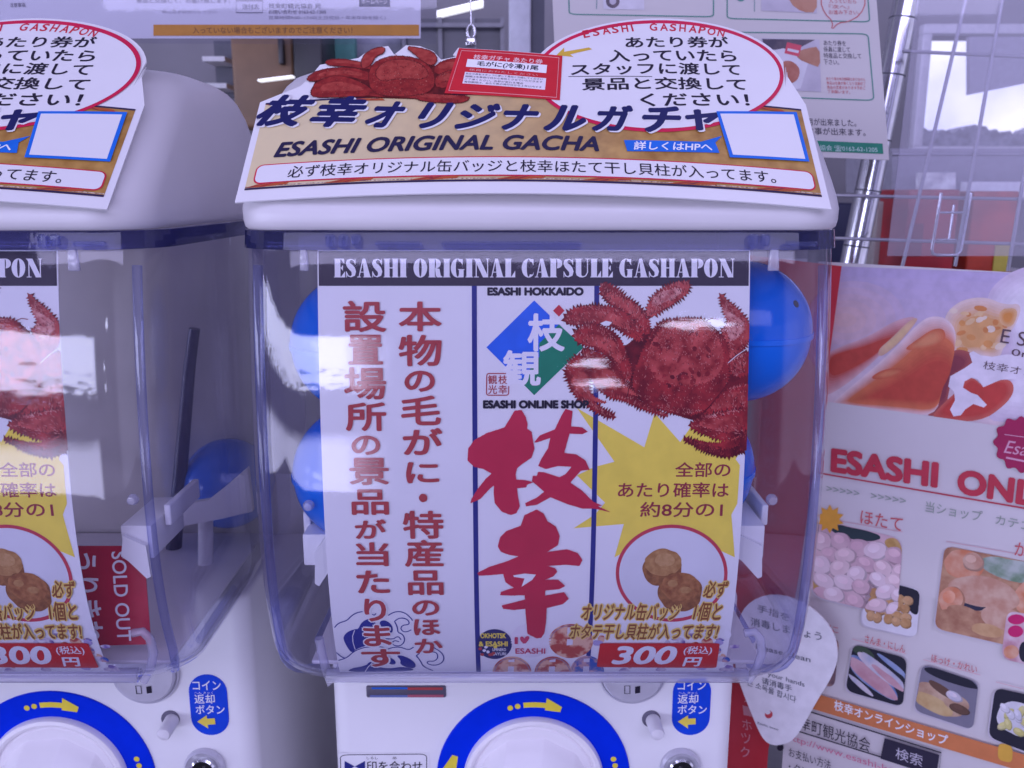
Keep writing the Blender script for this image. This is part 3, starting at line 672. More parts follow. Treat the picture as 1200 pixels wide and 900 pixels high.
# ------------------------------------------------------------------ blue capsules inside
def capsule(px, py, yy, r, label):
    c = at(px, py, yy); t = thing('capsule', c - Vector((0, 0, r)), label, 'capsule', 'blue capsules in the machines')
    up = [(r * math.cos(R(a)), r * math.sin(R(a))) for a in range(0, 91, 6)]; dn = [(r * .985 * math.cos(R(a)), -.0006 - r * .985 * math.sin(R(a))) for a in range(0, 91, 6)]
    lathe('upper_half', up, c, (0, 0, 1), BLUE, t); lathe('lower_half', dn, c, (0, 0, 1), BLUE2, t)
    lathe('seam_band', [(r * .99, .0012), (r * 1.012, .001), (r * 1.012, -.0018), (r * .97, -.002)], c, (0, 0, 1), BLUE2, t)
    hl = bmesh.new()
    for a in (40,): d_ = Vector((math.sin(R(a)) * .88, -math.cos(R(a)) * .88, .47)); p_ = c + d_ * r; bm_tube(hl, [p_ - d_ * .001, p_ + d_ * .0003], .0021, 12)
    if px > 700: obj_bm('air_hole', hl, mat('hole_dark', (.005, .01, .05), rough=.6), t, smooth=True, angle=R(40))
    return t
cap_a = capsule(866, 388, .505, .0405, 'largest visible blue capsule, right of the crab on the paper sheet')
capsule(802, 545, .505, .0405, 'blue capsule peeping out right of the yellow starburst, below the larger one')
capsule(424, 402, .505, .0405, 'upper blue capsule behind the left edge of the paper sheet')
capsule(424, 553, .505, .0405, 'lower blue capsule behind the left edge of the paper sheet, above the white hook')
for px, py, yy, lab in ((268, 566, .68, 'blue capsule at the back of the sold out machine, by the dark rod'),):
    capsule(px, py, yy, .036, lab)
tube_t = tube('dark_rod', [at(228, 385, .66), at(222, 430, .66), at(203, 650, .66)], [.004, .0045, .006], mat('rod_navy', (.03, .03, .09), rough=.4), None, 14, base=at(212, 520, .66))
props(tube_t, 'dark navy rod standing inside the left machine', 'rod')
# white bracket and post inside the sold out machine, seen through its clear side
t = thing('white_bracket', at(235, 700, .60), 'white angled bracket inside the left machine above the sold out card', 'bracket')
q = [at(x, y, .60) for x, y in ((166, 598), (245, 588), (290, 548), (296, 600), (260, 608), (186, 622), (167, 624))]; prism('arm', q, (0, .006, 0), WHITE2, t, bev=.001)
tube('post', [at(241, 608, .63), at(241, 672, .63)], .0055, WHITE2, t); tube('peg', [at(239, 676, .61), at(238, 702, .61)], .006, WHITE2, t)

# ------------------------------------------------------------------ sold out card
so = plane_surf(at(130, 700, .484), (1, .06, 0), (0, .10, 1))
t = thing('sold_out_card', at(130, 757, .482), 'red sold out card with white writing inside the left machine', 'card')
slab('card', so, [tuple(so.uv(*p)) for p in ((62, 640), (168, 640), (177, 755), (72, 758))], .0008, ink('card_red', (.46, .012, .045), rough=.35), t)
P = Print(so)
def rot_text(P, body, top, bot, wpx, m, h, bold):           # letters lying on their side, read downwards
    a, b = P.s.uv(*top), P.s.uv(*bot); x = b - a; y = Vector((-x.y, x.x)).normalized()
    k = (P.s.uv(top[0] + 5, top[1]) - P.s.uv(*top)).length / 5 * wpx
    vs, fs = text_geo(body, bold, 0); P.add([(*(a + x * u + y * ((v - .5) * k)), d) for u, v, d in vs], fs, m, h)
rot_text(P, 'SOLD OUT', (139, 646), (146, 751), 17, WHITEI, .0004, .012); rot_text(P, 'うりきれ', (98, 648), (108, 754), 30, WHITEI, .0004, .02)
P.build('lettering', t)

# ------------------------------------------------------------------ the printed sheet behind the clear front
t = thing('display_sheet', (XC, .465, CZ - .272), 'whole printed paper sheet with red crab and Japanese writing behind the clear front', 'poster', 'printed sheets in the machines')
DS = t
uL, uR = sheet.uv(372, 300)[0], sheet.uv(879, 300)[0]; vT, vB = sheet.uv(625, 293)[1], sheet.uv(625, 788)[1]
P = Print(sheet); P.uvpoly([(uL, vT), (uR, vT), (uR, vB), (uL, vB)], PAPER, 0); P.uvpoly([(uL, vT), (uR, vT), (uR, vB), (uL, vB)], PAPER, -.0004); P.build('paper', t)
H1, H2, H3, H4, H5, H6 = .00012, .00022, .00032, .00052, .00064, .00076
e = .0006; v1 = sheet.uv(625, 335)[1]
P = Print(sheet); P.uvpoly([(uL + e, vT - e), (uR - e, vT - e), (uR - e, v1), (uL + e, v1)], HEADER, H1); hb_ = P.build('header_band', t)
P = Print(sheet); fat_text(P, 'ESASHI ORIGINAL CAPSULE GASHAPON', (391, 314), (861, 314), 22, WHITEI, H2); P.build('lettering', hb_)
for x in (556.5, 697):
    c = sheet.uv(x, 500)[0] if x < 600 else sheet.uv(698, 480)[0]; w = .0013
    P = Print(sheet); P.uvpoly([(c - w, v1), (c + w, v1), (c + w, vB + e), (c - w, vB + e)], NAVY, H2); P.build('divider_line', t)
P = Print(sheet)
for ch, x0, y0, x1, y1 in (('本', 467, 353, 518, 388), ('物', 467, 392, 518, 429), ('の', 474, 434, 510, 459), ('毛', 470, 463, 517, 498), ('が', 472, 501, 519, 533), ('に', 476, 541, 515, 566), ('・', 491, 578, 501, 588), ('特', 472, 598, 520, 631), ('産', 474, 632, 520, 664), ('品', 478, 668, 520, 697), ('の', 483, 703, 515, 721), ('ほ', 485, 725, 516, 744), ('か', 486, 748, 519, 765),
    ('設', 402, 352, 453, 389), ('置', 408, 392, 449, 427), ('場', 403, 430, 453, 468), ('所', 405, 471, 453, 505), ('の', 412, 510, 446, 533), ('景', 409, 536, 456, 568), ('品', 412, 573, 456, 603), ('が', 416, 608, 453, 631), ('当', 417, 635, 456, 663), ('た', 418, 668, 457, 695), ('り', 427, 701, 453, 728), ('ま', 426, 732, 459, 757), ('す', 424, 760, 470, 781)):
    P.tbox(ch, x0, y0, x1, y1, REDI, H6, .030 if ch in 'のがにほかたります' else .024)
    if y0 > 690 and x0 < 470: P.tbox(ch, x0 - 1.5, y0 - 1.5, x1 + 1.5, y1 + 1.5, PAPER, H5, .075)
P.build('red_lettering', t)
K = 180 / 1012
P = Print(sheet)
P.poly(fringe(sc([(355,62),(400,58),(425,100),(440,150),(435,180),(465,200),(475,260),(485,310),(465,370),(400,415),(370,440),(360,480),(365,515),(430,520),(475,533),(435,548),(430,565),(370,572),(375,620),(388,690),(365,735),(330,748),(270,725),(225,670),(217,600),(220,550),(190,575),(130,640),(65,670),(70,645),(110,580),(165,510),(205,475),(150,445),(90,430),(45,390),(50,310),(90,255),(170,210),(250,185),(290,170),(320,120)], K, 540, 470), .5, 1.6), REDB, H5)
P.poly(fringe(sc([(690,50),(735,65),(725,165),(800,172),(835,200),(800,215),(715,212),(680,340),(760,350),(820,390),(848,450),(790,455),(720,535),(800,590),(870,660),(930,688),(890,685),(980,728),(880,705),(800,705),(700,675),(590,630),(500,680),(430,690),(425,670),(500,635),(550,595),(470,525),(475,490),(500,492),(510,465),(550,468),(650,500),(690,480),(730,430),(640,425),(560,445),(510,425),(530,380),(575,310),(590,240),(500,270),(485,268),(520,225),(620,185),(660,100)], K, 540, 470), .45, 1.8), REDB, H5)
P.poly(fringe(sc([(500,38),(545,65),(570,115),(625,150),(650,210),(640,270),(565,318),(700,300),(770,325),(800,370),(780,408),(690,400),(570,408),(620,425),(635,445),(610,475),(555,500),(640,500),(685,540),(650,560),(555,570),(555,605),(680,582),(710,625),(670,660),(565,685),(560,780),(550,850),(530,880),(500,885),(440,855),(425,690),(350,698),(280,690),(270,670),(350,650),(425,630),(420,600),(340,603),(260,600),(265,580),(350,552),(295,515),(280,460),(200,468),(120,472),(110,455),(190,415),(300,380),(385,345),(320,335),(265,315),(245,280),(260,220),(300,180),(395,145),(420,75)], K, 540, 590), .55, 1.6), REDB, H5)
P.poly(sc([(345,470),(420,458),(495,465),(470,500),(400,545),(420,490),(350,480)], K, 540, 590), PAPER, H6)
P.build('brush_lettering', t)
P = Print(sheet); P.tbox('ESASHI HOKKAIDO', 571, 336.5, 684, 346.5, BLACKI, H3, .065); P.tbox('ESASHI ONLINE SHOP', 566, 468.5, 690, 478.5, BLACKI, H6, .065); P.build('black_lettering', t)
P = Print(sheet)                                                         # emblem of two coloured halves
P.poly([(570, 407), (626, 352), (655, 380), (632, 402), (632, 418), (610, 447)], ink('emblem_blue', (.02, .13, .72)), H2)
P.poly([(655, 380), (684, 407), (626, 463), (610, 447), (632, 418), (632, 402)], ink('emblem_green', (.01, .22, .12)), H2)
P.poly([(655, 357), (661.5, 364), (655, 371), (648, 364)], ink('emblem_red', (.55, .03, .05)), H2)
em = P.build('emblem', t)
P = Print(sheet); P.tbox('枝', 618, 367, 662, 412, WHITEI, H3, .03); P.tbox('観', 589, 410, 634, 453, WHITEI, H3, .03); P.build('lettering', em)
P = Print(sheet); P.line(rrect([(570.5, 437.5), (596.5, 437.5), (596, 463), (570, 463)], .12), 1.2, REDI, H3, True)
for ch, x, y in (('枝', 584, 439.5), ('幸', 584, 451), ('観', 572, 439.5), ('光', 572, 451)): P.tbox(ch, x, y, x + 10.5, y + 10.5, REDI, H3, .012)
P.build('red_seal', em)
P = Print(sheet)
P.poly([(676,478),(720,541),(697,547),(676,557),(709,589),(697,603),(672,619),(731,614),(720,653),(745,640),(800,625),(861,653),(857,603),(864,590),(867,545),(862,538),(873,520),(840,480),(811,498),(797,518),(767,484),(755,524),(700,492)], YELLOW, H1)
P.poly([(690, 480), (755, 478), (745, 492), (712, 492)], PAPER, H1 + 2e-5)
sb = P.build('starburst', t)
P = Print(sheet)
for s_, x0, y0, x1, y1 in (('全部の', 791, 541.5, 856, 559), ('あたり確率は', 724, 565, 854, 583), ('約8分の1', 750, 588, 847, 606)): P.tbox(s_, x0, y0, x1, y1, ink('ink_maroon', (.30, .03, .05)), H2, .016)
P.build('lettering', sb)
P = Print(sheet); P.poly(ell(787, 671.5, 65.5, 57, 60), ink('ring_red', (.55, .05, .08)), H2); P.poly(ell(787, 671.5, 61.5, 53, 60), ink('plate_white', (.70, .70, .74), var=.06, scale=25), H3)
rr_ = random.Random(4)
def blob(cx, cy, rx, ry, j=.06, n=22): return smooth([(cx + rx * math.cos(2 * math.pi * k / n) * (1 + rr_.uniform(-j, j)), cy + ry * math.sin(2 * math.pi * k / n) * (1 + rr_.uniform(-j, j))) for k in range(n)], 1)
fp = P.build('food_picture', t)
CK1 = ink('cake_tan', (.36, .17, .055), rgb2=(.50, .27, .10), scale=300); CK2 = ink('cake_brown', (.20, .075, .025), rgb2=(.36, .15, .05), scale=320)
P = Print(sheet); P.poly(blob(776, 667, 23, 20), CK2, H4); P.poly(blob(777, 659, 22, 16), CK1, H4 + 2e-5); P.poly(blob(779, 656, 12, 8), ink('cake_light', (.46, .25, .09), rgb2=(.56, .33, .14), scale=400), H4 + 4e-5); P.build('cake', fp)
P = Print(sheet); P.poly(blob(797, 693, 26, 23), CK2, H5); P.poly(blob(797, 687, 23, 17), ink('cake_rust', (.26, .09, .03), rgb2=(.46, .20, .07), scale=260), H5 + 2e-5); P.poly(blob(788, 683, 6, 4), CK1, H5 + 4e-5); P.poly(blob(803, 691, 7, 4), CK1, H5 + 4e-5); P.build('cake', fp)
# badges at the foot of the sheet
BADG = [ink('badge_a', (.45, .07, .05), rgb2=(.75, .45, .30), scale=140, lo=.45, hi=.55), ink('badge_b', (.20, .13, .35), rgb2=(.62, .55, .62), scale=160, lo=.42, hi=.58), ink('badge_c', (.03, .10, .40), rgb2=(.60, .35, .35), scale=170, lo=.44, hi=.56)]
def clip(p, y1=787): return [(x, min(y, y1)) for x, y in p]
P = Print(sheet)
for k in range(46):
    x, y = rr_.uniform(700, 862), rr_.uniform(735, 786)
    P.poly(clip(blob(x, y, rr_.uniform(3, 8), rr_.uniform(2, 5), .2, 9), 786.5), rr_.choice(BADG + [ink('badge_lilac', (.42, .36, .60)), ink('badge_grey', (.55, .52, .62)), WHITEI]), H2 + k * 1.2e-6)
P.build('badge_pile_picture', t)
for cx, cy, rx, ry, m in ((600, 789, 23, 20, BADG[0]), (648, 789, 22, 20, BADG[0]), (688, 788, 20, 20, BADG[2]), (669, 751, 26, 20, BADG[0])):
    P = Print(sheet); P.poly(clip(ell(cx, cy, rx, ry, 40)), m, H3); P.line([q for q in ell(cx, cy, rx - 2, ry - 2, 20, 0, 190, 350) if q[1] < 787], 1.2, ink('badge_rim', (.30, .22, .30)), H3 + 3e-5)
    P.poly(clip([(cx - 4, cy - ry + 4), (cx + 3, cy - ry + 3), (cx + 2, cy + 4), (cx - 5, cy + 5)]), ink('badge_shine', (.70, .66, .72)), H3 + 3e-5); P.build('badge_picture', t)
P = Print(sheet); P.poly(ell(579.5, 754.5, 20.5, 17.5, 40), ink('badge_navy', (.02, .02, .12)), H3); bd = P.build('badge_picture', t)
P = Print(sheet); P.tbox('OKHOTSK', 563, 741.5, 593, 747.5, YELLOW, H4, .035); P.tbox('& ESASHI', 561, 751, 595, 757, YELLOW, H4, .035); P.tbox('UMINEKO', 577, 759, 593, 762.5, WHITEI, H4, .02); P.tbox('SAYURI', 577, 764, 593, 767.5, WHITEI, H4, .02)
for k in range(9): P.poly(blob(563 + k * 2.2, 758 + rr_.uniform(-1, 9), 2.2, 1.8, .2, 8), rr_.choice([BLUEI, YELLOW, REDI, WHITEI]), H4 + k * 2e-6)
P.build('lettering', bd)
P = Print(sheet); P.poly(ell(622, 750, 23.5, 20.5, 40), ink('badge_white', (.76, .72, .76)), H3); bd = P.build('badge_picture', t)
P = Print(sheet); PK = ink('badge_pink', (.55, .05, .12)); P.tbox('I', 603, 746, 607, 754, PK, H6, .03); P.tbox('ESASHI', 604, 759, 639, 765.5, PK, H6, .02)
P.poly(smooth([(614.5, 755), (609, 749), (610, 745), (613, 745.5), (614.5, 748), (616, 745), (620, 744.5), (620.5, 748)], 1), PK, H6); P.build('lettering', bd)
P = Print(sheet); DN = ink('wave_navy', (.018, .025, .24)); kk = .15
def wv(p, w=1.3): P.line(smooth_open(sc(p, kk, 380, 700)), w, DN, H2)
def smooth_open(p, it=2):
    for _ in range(it):
        o = [p[0]]
        for a, b in zip(p, p[1:]): o += [(a[0] * .75 + b[0] * .25, a[1] * .75 + b[1] * .25), (a[0] * .25 + b[0] * .75, a[1] * .25 + b[1] * .75)]
        p = o + [p[-1]]
    return p
for s_ in ([(80,235),(110,200),(180,180),(210,145),(250,120),(300,110)], [(375,130),(390,140),(405,125)], [(500,140),(540,115),(590,108),(640,125),(680,165),(690,180)], [(550,185),(590,158),(640,165),(665,190),(660,212),(615,215),(595,240),(615,268),(650,268),(680,252)], [(548,185),(572,230),(572,272),(610,285),(630,320),(620,360),(580,382),(535,370),(530,350),(552,335),(585,345)], [(480,322),(540,325),(560,310),(580,305),(600,330)], [(110,492),(180,470),(230,420),(310,390),(370,385),(460,385),(485,408),(540,388),(600,388),(660,412),(698,388)], [(95,430),(130,462),(165,475)], [(828,422),(880,430),(890,470),(860,500),(812,495),(800,515),(850,532),(910,520),(940,480),(920,430),(850,388)], [(718,452),(755,500),(772,540),(850,572)], [(745,436),(718,455),(730,470)]): wv(s_)
for s_ in ([(150,330),(152,300),(185,265),(245,245),(265,248),(290,195),(340,165),(390,172),(410,230),(400,300),(350,370),(250,402),(215,435),(180,390)], [(430,185),(480,175),(530,215),(538,260),(520,285),(490,240),(440,230)], [(560,450),(620,455),(690,490),(720,530),(700,555),(640,545),(590,520),(600,490)], [(490,468),(540,478),(565,515),(530,528),(490,505)], [(170,580),(220,550),(300,540),(380,500),(420,545),(520,555),(600,540),(700,555),(690,575),(400,580)], [(330,520),(370,495),(380,540),(340,545)]):
    P.poly([(x, min(y, 787)) for x, y in smooth(sc(s_, kk, 380, 700), 2)], DN, H2)
P.line(sc([(238,255),(222,300),(225,350),(242,405)], kk, 380, 700), .9, PAPER, H3); P.line(sc([(320,578),(345,540),(380,505)], kk, 380, 700), .9, PAPER, H3)
P.build('wave_picture', t)
P = Print(sheet)
OUTL = ink('outline_yellow', (.82, .60, .16)); BRN = ink('ink_brown', (.27, .085, .02))
for s_, x0, y0, x1, y1 in (('必ず', 824, 680, 853, 700), ('オリジナル缶バッジ', 681, 706, 797, 727), ('1個と', 812, 705, 846, 727), ('ホタテ干し貝柱が入ってます!', 667, 730, 842, 749)):
    for ox, oy in ((-1.2, 0), (1.2, 0), (0, -1.2), (0, 1.2)): P.tbox(s_, x0 + ox, y0 + oy, x1 + ox, y1 + oy, OUTL, H5 + (ox + oy) * 1e-5, .055, .22)
    P.tbox(s_, x0, y0, x1, y1, BRN, H6 + 5e-5, .022, .22)
P.build('brown_lettering', t)
P = Print(sheet); P.poly(rrect([(703, 753), (843, 753), (839, 782), (699, 781)], .05), ink('tag_red', (.60, .018, .02)), H6 + 3e-5); pt = P.build('price_tag', t)
P = Print(sheet); P.tbox('300', 717, 756.5, 793, 778, WHITEI, H6 + 1.2e-4, .035, .18); P.tbox('(税込)', 801, 756.5, 834, 767, WHITEI, H6 + 1.2e-4, .012, .1); P.tbox('円', 800, 769.5, 822, 780, WHITEI, H6 + 1.2e-4, .03, .1); P.build('lettering', pt)
# printed hairy crab
CR = [ink('crab_deep', (.085, .005, .012), rgb2=(.20, .012, .020), scale=160, detail=8, rough=.35), ink('crab_red', (.17, .009, .016), rgb2=(.44, .032, .036), scale=110, detail=10, rough=.35), ink('crab_light', (.26, .016, .020), rgb2=(.58, .09, .08), scale=140, detail=10, rough=.35), ink('crab_pale', (.44, .09, .09), rgb2=(.72, .34, .30), scale=400, detail=8, rough=.35)]
kc = 240 / 982
def cp(pts, m, h, fr=1.6, **k): CP.poly(fringe(smooth([(min(x, 877.4), y) for x, y in sc(pts, kc, 650, 320)], 1), fr, 1.7), CR[m], h)
def cpc(pts, m, h, fr=1.6, gr=.4):
    q = fringe(grow(smooth(sc(pts, kc, 650, 320), 1), gr), fr, 3.0 if fr > 2 else 2.2); CP.poly([(min(x, 878 - (y - 380) * .022 if y > 380 else 878), y) for x, y in q], CR[m], h)
def hairs(pts, m, h, n, ln=2.6, ang=2.2, w=.55, tf=None, pal=None, pr_=None):             # short strokes of shell hair
    from mathutils.geometry import intersect_point_tri_2d
    q = sc(pts, *(tf or (kc, 650, 320))); pal = pal or CR; pr_ = pr_ or CP; tr = tessellate_polygon([[Vector((x, y, 0)) for x, y in q]])
    for k in range(n):
        f = tr[rr_.randrange(len(tr))]; a, b = rr_.random(), rr_.random()
        if a + b > 1: a, b = 1 - a, 1 - b
        p0, p1, p2 = (q[i] for i in f); x = p0[0] + a * (p1[0] - p0[0]) + b * (p2[0] - p0[0]); y = p0[1] + a * (p1[1] - p0[1]) + b * (p2[1] - p0[1])
        if tf is None and x > 874: continue
        t_ = ang + rr_.uniform(-.6, .6); l = ln * rr_.uniform(.5, 1.2); dx_, dy_ = math.cos(t_) * l, -math.sin(t_) * l
        pr_.poly([(x - dy_ * w / l / 2, y + dx_ * w / l / 2), (x + dy_ * w / l / 2, y - dx_ * w / l / 2), (x + dx_, y + dy_)], pal[m], h + k * 1.2e-7)
CP = Print(sheet)
base_ = [(360,330),(450,280),(560,225),(730,228),(800,300),(840,420),(900,380),(940,420),(940,700),(850,760),(720,720),(560,670),(400,610),(330,520),(300,400)]
cpc(base_, 0, H2)
legs = [([(220,52),(265,55),(330,110),(400,160),(440,200),(462,300),(400,270),(340,190),(260,140),(225,100)], 1), ([(440,190),(460,130),(500,85),(570,50),(645,42),(640,85),(590,130),(520,170),(460,210)], 2), ([(48,205),(100,168),(180,158),(270,163),(340,195),(400,270),(430,330),(360,300),(300,260),(200,235),(110,245),(60,240)], 1), ([(95,280),(150,250),(220,255),(300,300),(340,380),(370,480),(345,530),(290,440),(220,360),(140,340),(100,320)], 1), ([(130,360),(200,380),(270,430),(330,520),(380,600),(480,655),(560,690),(450,660),(340,610),(260,590),(210,550),(160,480),(140,420)], 1), ([(45,455),(130,380),(168,470),(155,540),(172,610),(230,655),(305,695),(230,682),(150,630),(110,600),(75,540)], 1), ([(790,92),(830,140),(890,190),(930,240),(938,300),(900,370),(840,420),(825,330),(800,270),(842,245),(808,170)], 2), ([(830,440),(880,392),(942,375),(942,470),(860,500)], 1), ([(820,560),(880,540),(942,535),(942,640),(840,670),(740,700),(700,690)], 1), ([(690,700),(760,680),(860,660),(945,655),(945,740),(880,800),(830,800),(770,790),(700,760),(640,730)], 1), ([(610,785),(690,815),(780,835),(850,800),(900,770),(935,760),(925,840),(860,872),(790,878),(720,850),(650,815)], 0)]
for i, (q, m) in enumerate(legs):
    cpc(q, 0, H3 + i * 1.1e-5, 5.2, 1.0); cpc(q, m, H3 + 5e-6 + i * 1.1e-5, 3.6, .2)
    cx, cy = sum(p[0] for p in q) / len(q), sum(p[1] for p in q) / len(q)
    CP.poly([(min(x, 873), y) for x, y in fringe(smooth(sc([((x - cx) * .70 + cx - 3, (y - cy) * .5 + cy - 8) for x, y in q], kc, 650, 320), 1), 2.6, 2.2)], CR[m + 1], H3 + 8e-6 + i * 1.1e-5)
    hairs(q, 0, H3 + 1.4e-4 - 2e-5, 70, 4.2, rr_.uniform(1.4, 2.4), 1.1); hairs(q, 3 if m else 2, H3 + 1.4e-4, 110, 3.6, rr_.uniform(1.2, 2.6), .7)
shell = [(458,300),(500,240),(560,225),(640,218),(728,225),(745,272),(800,300),(828,360),(832,450),(822,530),(770,600),(720,655),(640,680),(560,665),(470,635),(400,590),(372,520),(400,430),(430,360)]
cpc(shell, 0, H4 - 8e-6, 4.0, 1.0); cpc(shell, 1, H4, 3.0, .3)
cpc([(480,310),(520,255),(640,240),(725,255),(780,310),(805,380),(800,460),(740,520),(620,540),(500,520),(450,440),(450,370)], 2, H4 + 2e-5, 2.5)
for k in range(60):
    a, r_ = rr_.uniform(0, 6.28), math.sqrt(rr_.random()); x, y = 615 + 190 * r_ * math.cos(a), 420 + 175 * r_ * math.sin(a)
    CP.poly(fringe(sc(ell(x, y, rr_.uniform(7, 20), rr_.uniform(5, 13), 9, rr_.uniform(0, 3)), kc, 650, 320), .8, 1.6), CR[(1, 2, 1, 2)[k % 4] if y < 480 else (0, 1, 1, 1)[k % 4]], H4 + 2.2e-5 + k * 1.2e-7)
hairs(shell, 0, H4 + 3e-5, 520, 2.6, 1.9, .9); hairs(shell, 3, H4 + 5e-5, 560, 2.3, 1.9, .7); hairs([(480,310),(520,255),(640,240),(725,255),(780,310),(700,400),(560,420)], 3, H4 + 7e-5, 160, 1.6, 1.6, .7)
CP.line(sc([(728,226),(755,216),(785,222)], kc, 650, 320), .8, CR[1], H4)
CP.line(sc([(330,520),(355,550),(345,600)], kc, 650, 320), 1.2, CR[0], H4 + 9e-5); CP.line(sc([(820,540),(780,590),(740,640),(690,690)], kc, 650, 320), 1.6, CR[0], H4 + 9e-5)
CP.line(sc([(830,430),(870,395),(915,365)], kc, 650, 320), .8, PAPER, H4 + 9e-5); CP.poly(sc([(218,240),(245,228),(275,235),(260,252),(235,252)], kc, 650, 320), PAPER, H4 + 9e-5)
CP.build('crab_picture', t)
LS = Surf(lambda u, v, h: Vector((XC + u, ysheet(v) - .0018 - h, v)), 0, CZ - .15, .02, .007)
P = Print(LS); P.uvpoly([(uL - .0015, vT + .0012), (uR + .0015, vT + .0012), (uR + .0015, vB - .001), (uL - .0015, vB - .001)], clear('laminate', (.99, .99, 1), (.95, .95, 1), gloss=.4, bump=.16), 0); P.build('laminate', t)
o = copy_tree(DS, None, (PITCHX, 0, 0)); o['label'] = 'cropped printed sheet at the left edge, only its right part in the picture'

# ------------------------------------------------------------------ die-cut card on the sloping cap
cn, cs_, rt = Vector((0, -.7071, .7071)), Vector((0, .7071, .7071)), R(.9)
cP0 = Vector((.0100, .4395, CZ - .0004))
def cardf(u, v, h):
    a, b = u * math.cos(rt) + v * math.sin(rt), v * math.cos(rt) - u * math.sin(rt)
    return cP0 + Vector((a, 0, 0)) + cs_ * b + cn * (h - .40 * a * a)
card = Surf(cardf, 0, .04, .008, 0)
t = thing('topper_card', tuple(cP0), 'whole die cut card with crab and speech oval on the middle machine', 'card', 'die cut cards on the machines')
TC = t
hwC = .1470; vR = card.uv(630, 106)[1]
crabtop = smooth([(362, 92), (375, 76), (420, 68), (428, 62), (445, 55), (455, 54), (462, 64), (476, 53), (492, 54), (508, 60), (517, 70), (536, 66)], 0)
tick = [(531, 64), (537, 56), (600, 60), (661, 65)]
ovl = [q for q in ell(772, 90, 151, 68.5, 72) if q[1] < 107]
ovl = sorted(ovl, key=lambda q: q[0])
out = [(-hwC, 0), (hwC, 0), (hwC, vR + .0015)] + [tuple(card.uv(*q)) for q in reversed(ovl)]
ox = out[-1][0]
out += [tuple(card.uv(*q)) for q in reversed(tick)] + [tuple(card.uv(*q)) for q in reversed(crabtop)] + [tuple(card.uv(352, 101)), (-hwC, vR - .0015)]
slab('card', card, out, .0008, CARD, t)
vb0, vb1 = card.uv(620, 213)[1], card.uv(620, 110)[1]
mg = .0035
K1, K2, K3, K4, K5, K6 = .00015, .00027, .00039, .00051, .00063, .00075
# straw-gold background, paler on the left
m = mat('straw_gold', (.31, .145, .03), rgb2=(.50, .28, .075), scale=120, detail=9, rough=.4, spec=.4, lo=.3, hi=.7)
nt2 = m.node_tree; rmp = [n for n in nt2.nodes if n.type == 'VALTORGB'][0]; bs = nt2.nodes['Principled BSDF']; tcn = [n for n in nt2.nodes if n.type == 'TEX_COORD'][0]
sxn = nt2.nodes.new('ShaderNodeSeparateXYZ'); nt2.links.new(tcn.outputs['Object'], sxn.inputs[0])
mr = nt2.nodes.new('ShaderNodeMapRange'); nt2.links.new(sxn.outputs[0], mr.inputs['Value']); mr.inputs['From Min'].default_value = -.10; mr.inputs['From Max'].default_value = .06
mr.inputs['To Min'].default_value = .82; mr.inputs['To Max'].default_value = 0
mxn = nt2.nodes.new('ShaderNodeMix'); mxn.data_type = 'RGBA'; nt2.links.new(mr.outputs[0], mxn.inputs[0]); nt2.links.new(rmp.outputs[0], mxn.inputs[6]); mxn.inputs[7].default_value = (.74, .64, .40, 1); nt2.links.new(mxn.outputs[2], bs.inputs['Base Color'])
P = Print(card); P.uvpoly([(-hwC + mg, vb0), (hwC - mg, vb0), (hwC - mg, vb1), (-hwC + mg, vb1)], m, K1); P.build('straw_background', t)
P = Print(card)
RB = ink('stripe_red', (.36, .03, .03), rgb2=(.20, .04, .05), scale=200)
for vv, k in ((vb0, 1), (vb1, -1)):
    P.uvpoly([(-hwC + mg, vv), (hwC - mg, vv), (hwC - mg, vv + k * .0013), (-hwC + mg, vv + k * .0013)], ink('stripe_navy', (.03, .02, .07)), K2)
    if k > 0 : P.uvpoly([(-hwC + mg, vv + .0017), (hwC - mg, vv + .0017), (hwC - mg, vv + .0024), (-hwC + mg, vv + .0024)], ink('stripe_pale', (.72, .62, .50), rgb2=(.2, .1, .08), scale=900), K2)
    for j in range(7):
        a = -hwC + mg + j * .0425 - .004
        for q in range(5): P.uvpoly([(max(-hwC + mg, min(hwC - mg, a + x)), vv + k * y) for x, y in ((.001 + q * .003, .0014), (.014 + q * .0028, .0014 + q * .0002), (.022 + q * .0012, .0032 + q * .0002), (.010 + q * .002, .0034))], RB if q % 2 else ink('stripe_rust', (.44, .09, .03)), K3 + q * 2e-6 + j * 3e-7)
P.build('stripe_border', t)
P = Print(card); va, vbb = card.uv(620, 207)[1], card.uv(620, 184)[1]
def rr4(x0, y0, x1, y1, r): return rrect([(x0, y0), (x1, y0), (x1, y1), (x0, y1)], .0001) if r == 0 else [(x0 + r - r * math.cos(R(a)), y0 + r - r * math.sin(R(a))) for a in range(0, 91, 15)] + [(x1 - r + r * math.sin(R(a)), y0 + r - r * math.cos(R(a))) for a in range(0, 91, 15)] + [(x1 - r + r * math.cos(R(a)), y1 - r + r * math.sin(R(a))) for a in range(0, 91, 15)] + [(x0 + r - r * math.sin(R(a)), y1 - r + r * math.cos(R(a))) for a in range(0, 91, 15)]
P.uvpoly(rr4(-hwC + .007, va, hwC - .0055, vbb, .004), ink('frame_red', (.58, .02, .06), rough=.4), K3); P.uvpoly(rr4(-hwC + .0078, va + .0008, hwC - .0063, vbb - .0008, .0034), CARD, K4)
fr_ = P.build('text_frame', t)
vm = (va + vbb) / 2
def card_text(P, body, u0, u1, v, hh, m, h, bold=0, shear=0):
    vs, fs = text_geo(body, bold, shear); P.add([(u0 + (u1 - u0) * x, v + (y - .5) * hh, d) for x, y, d in vs], fs, m, h)
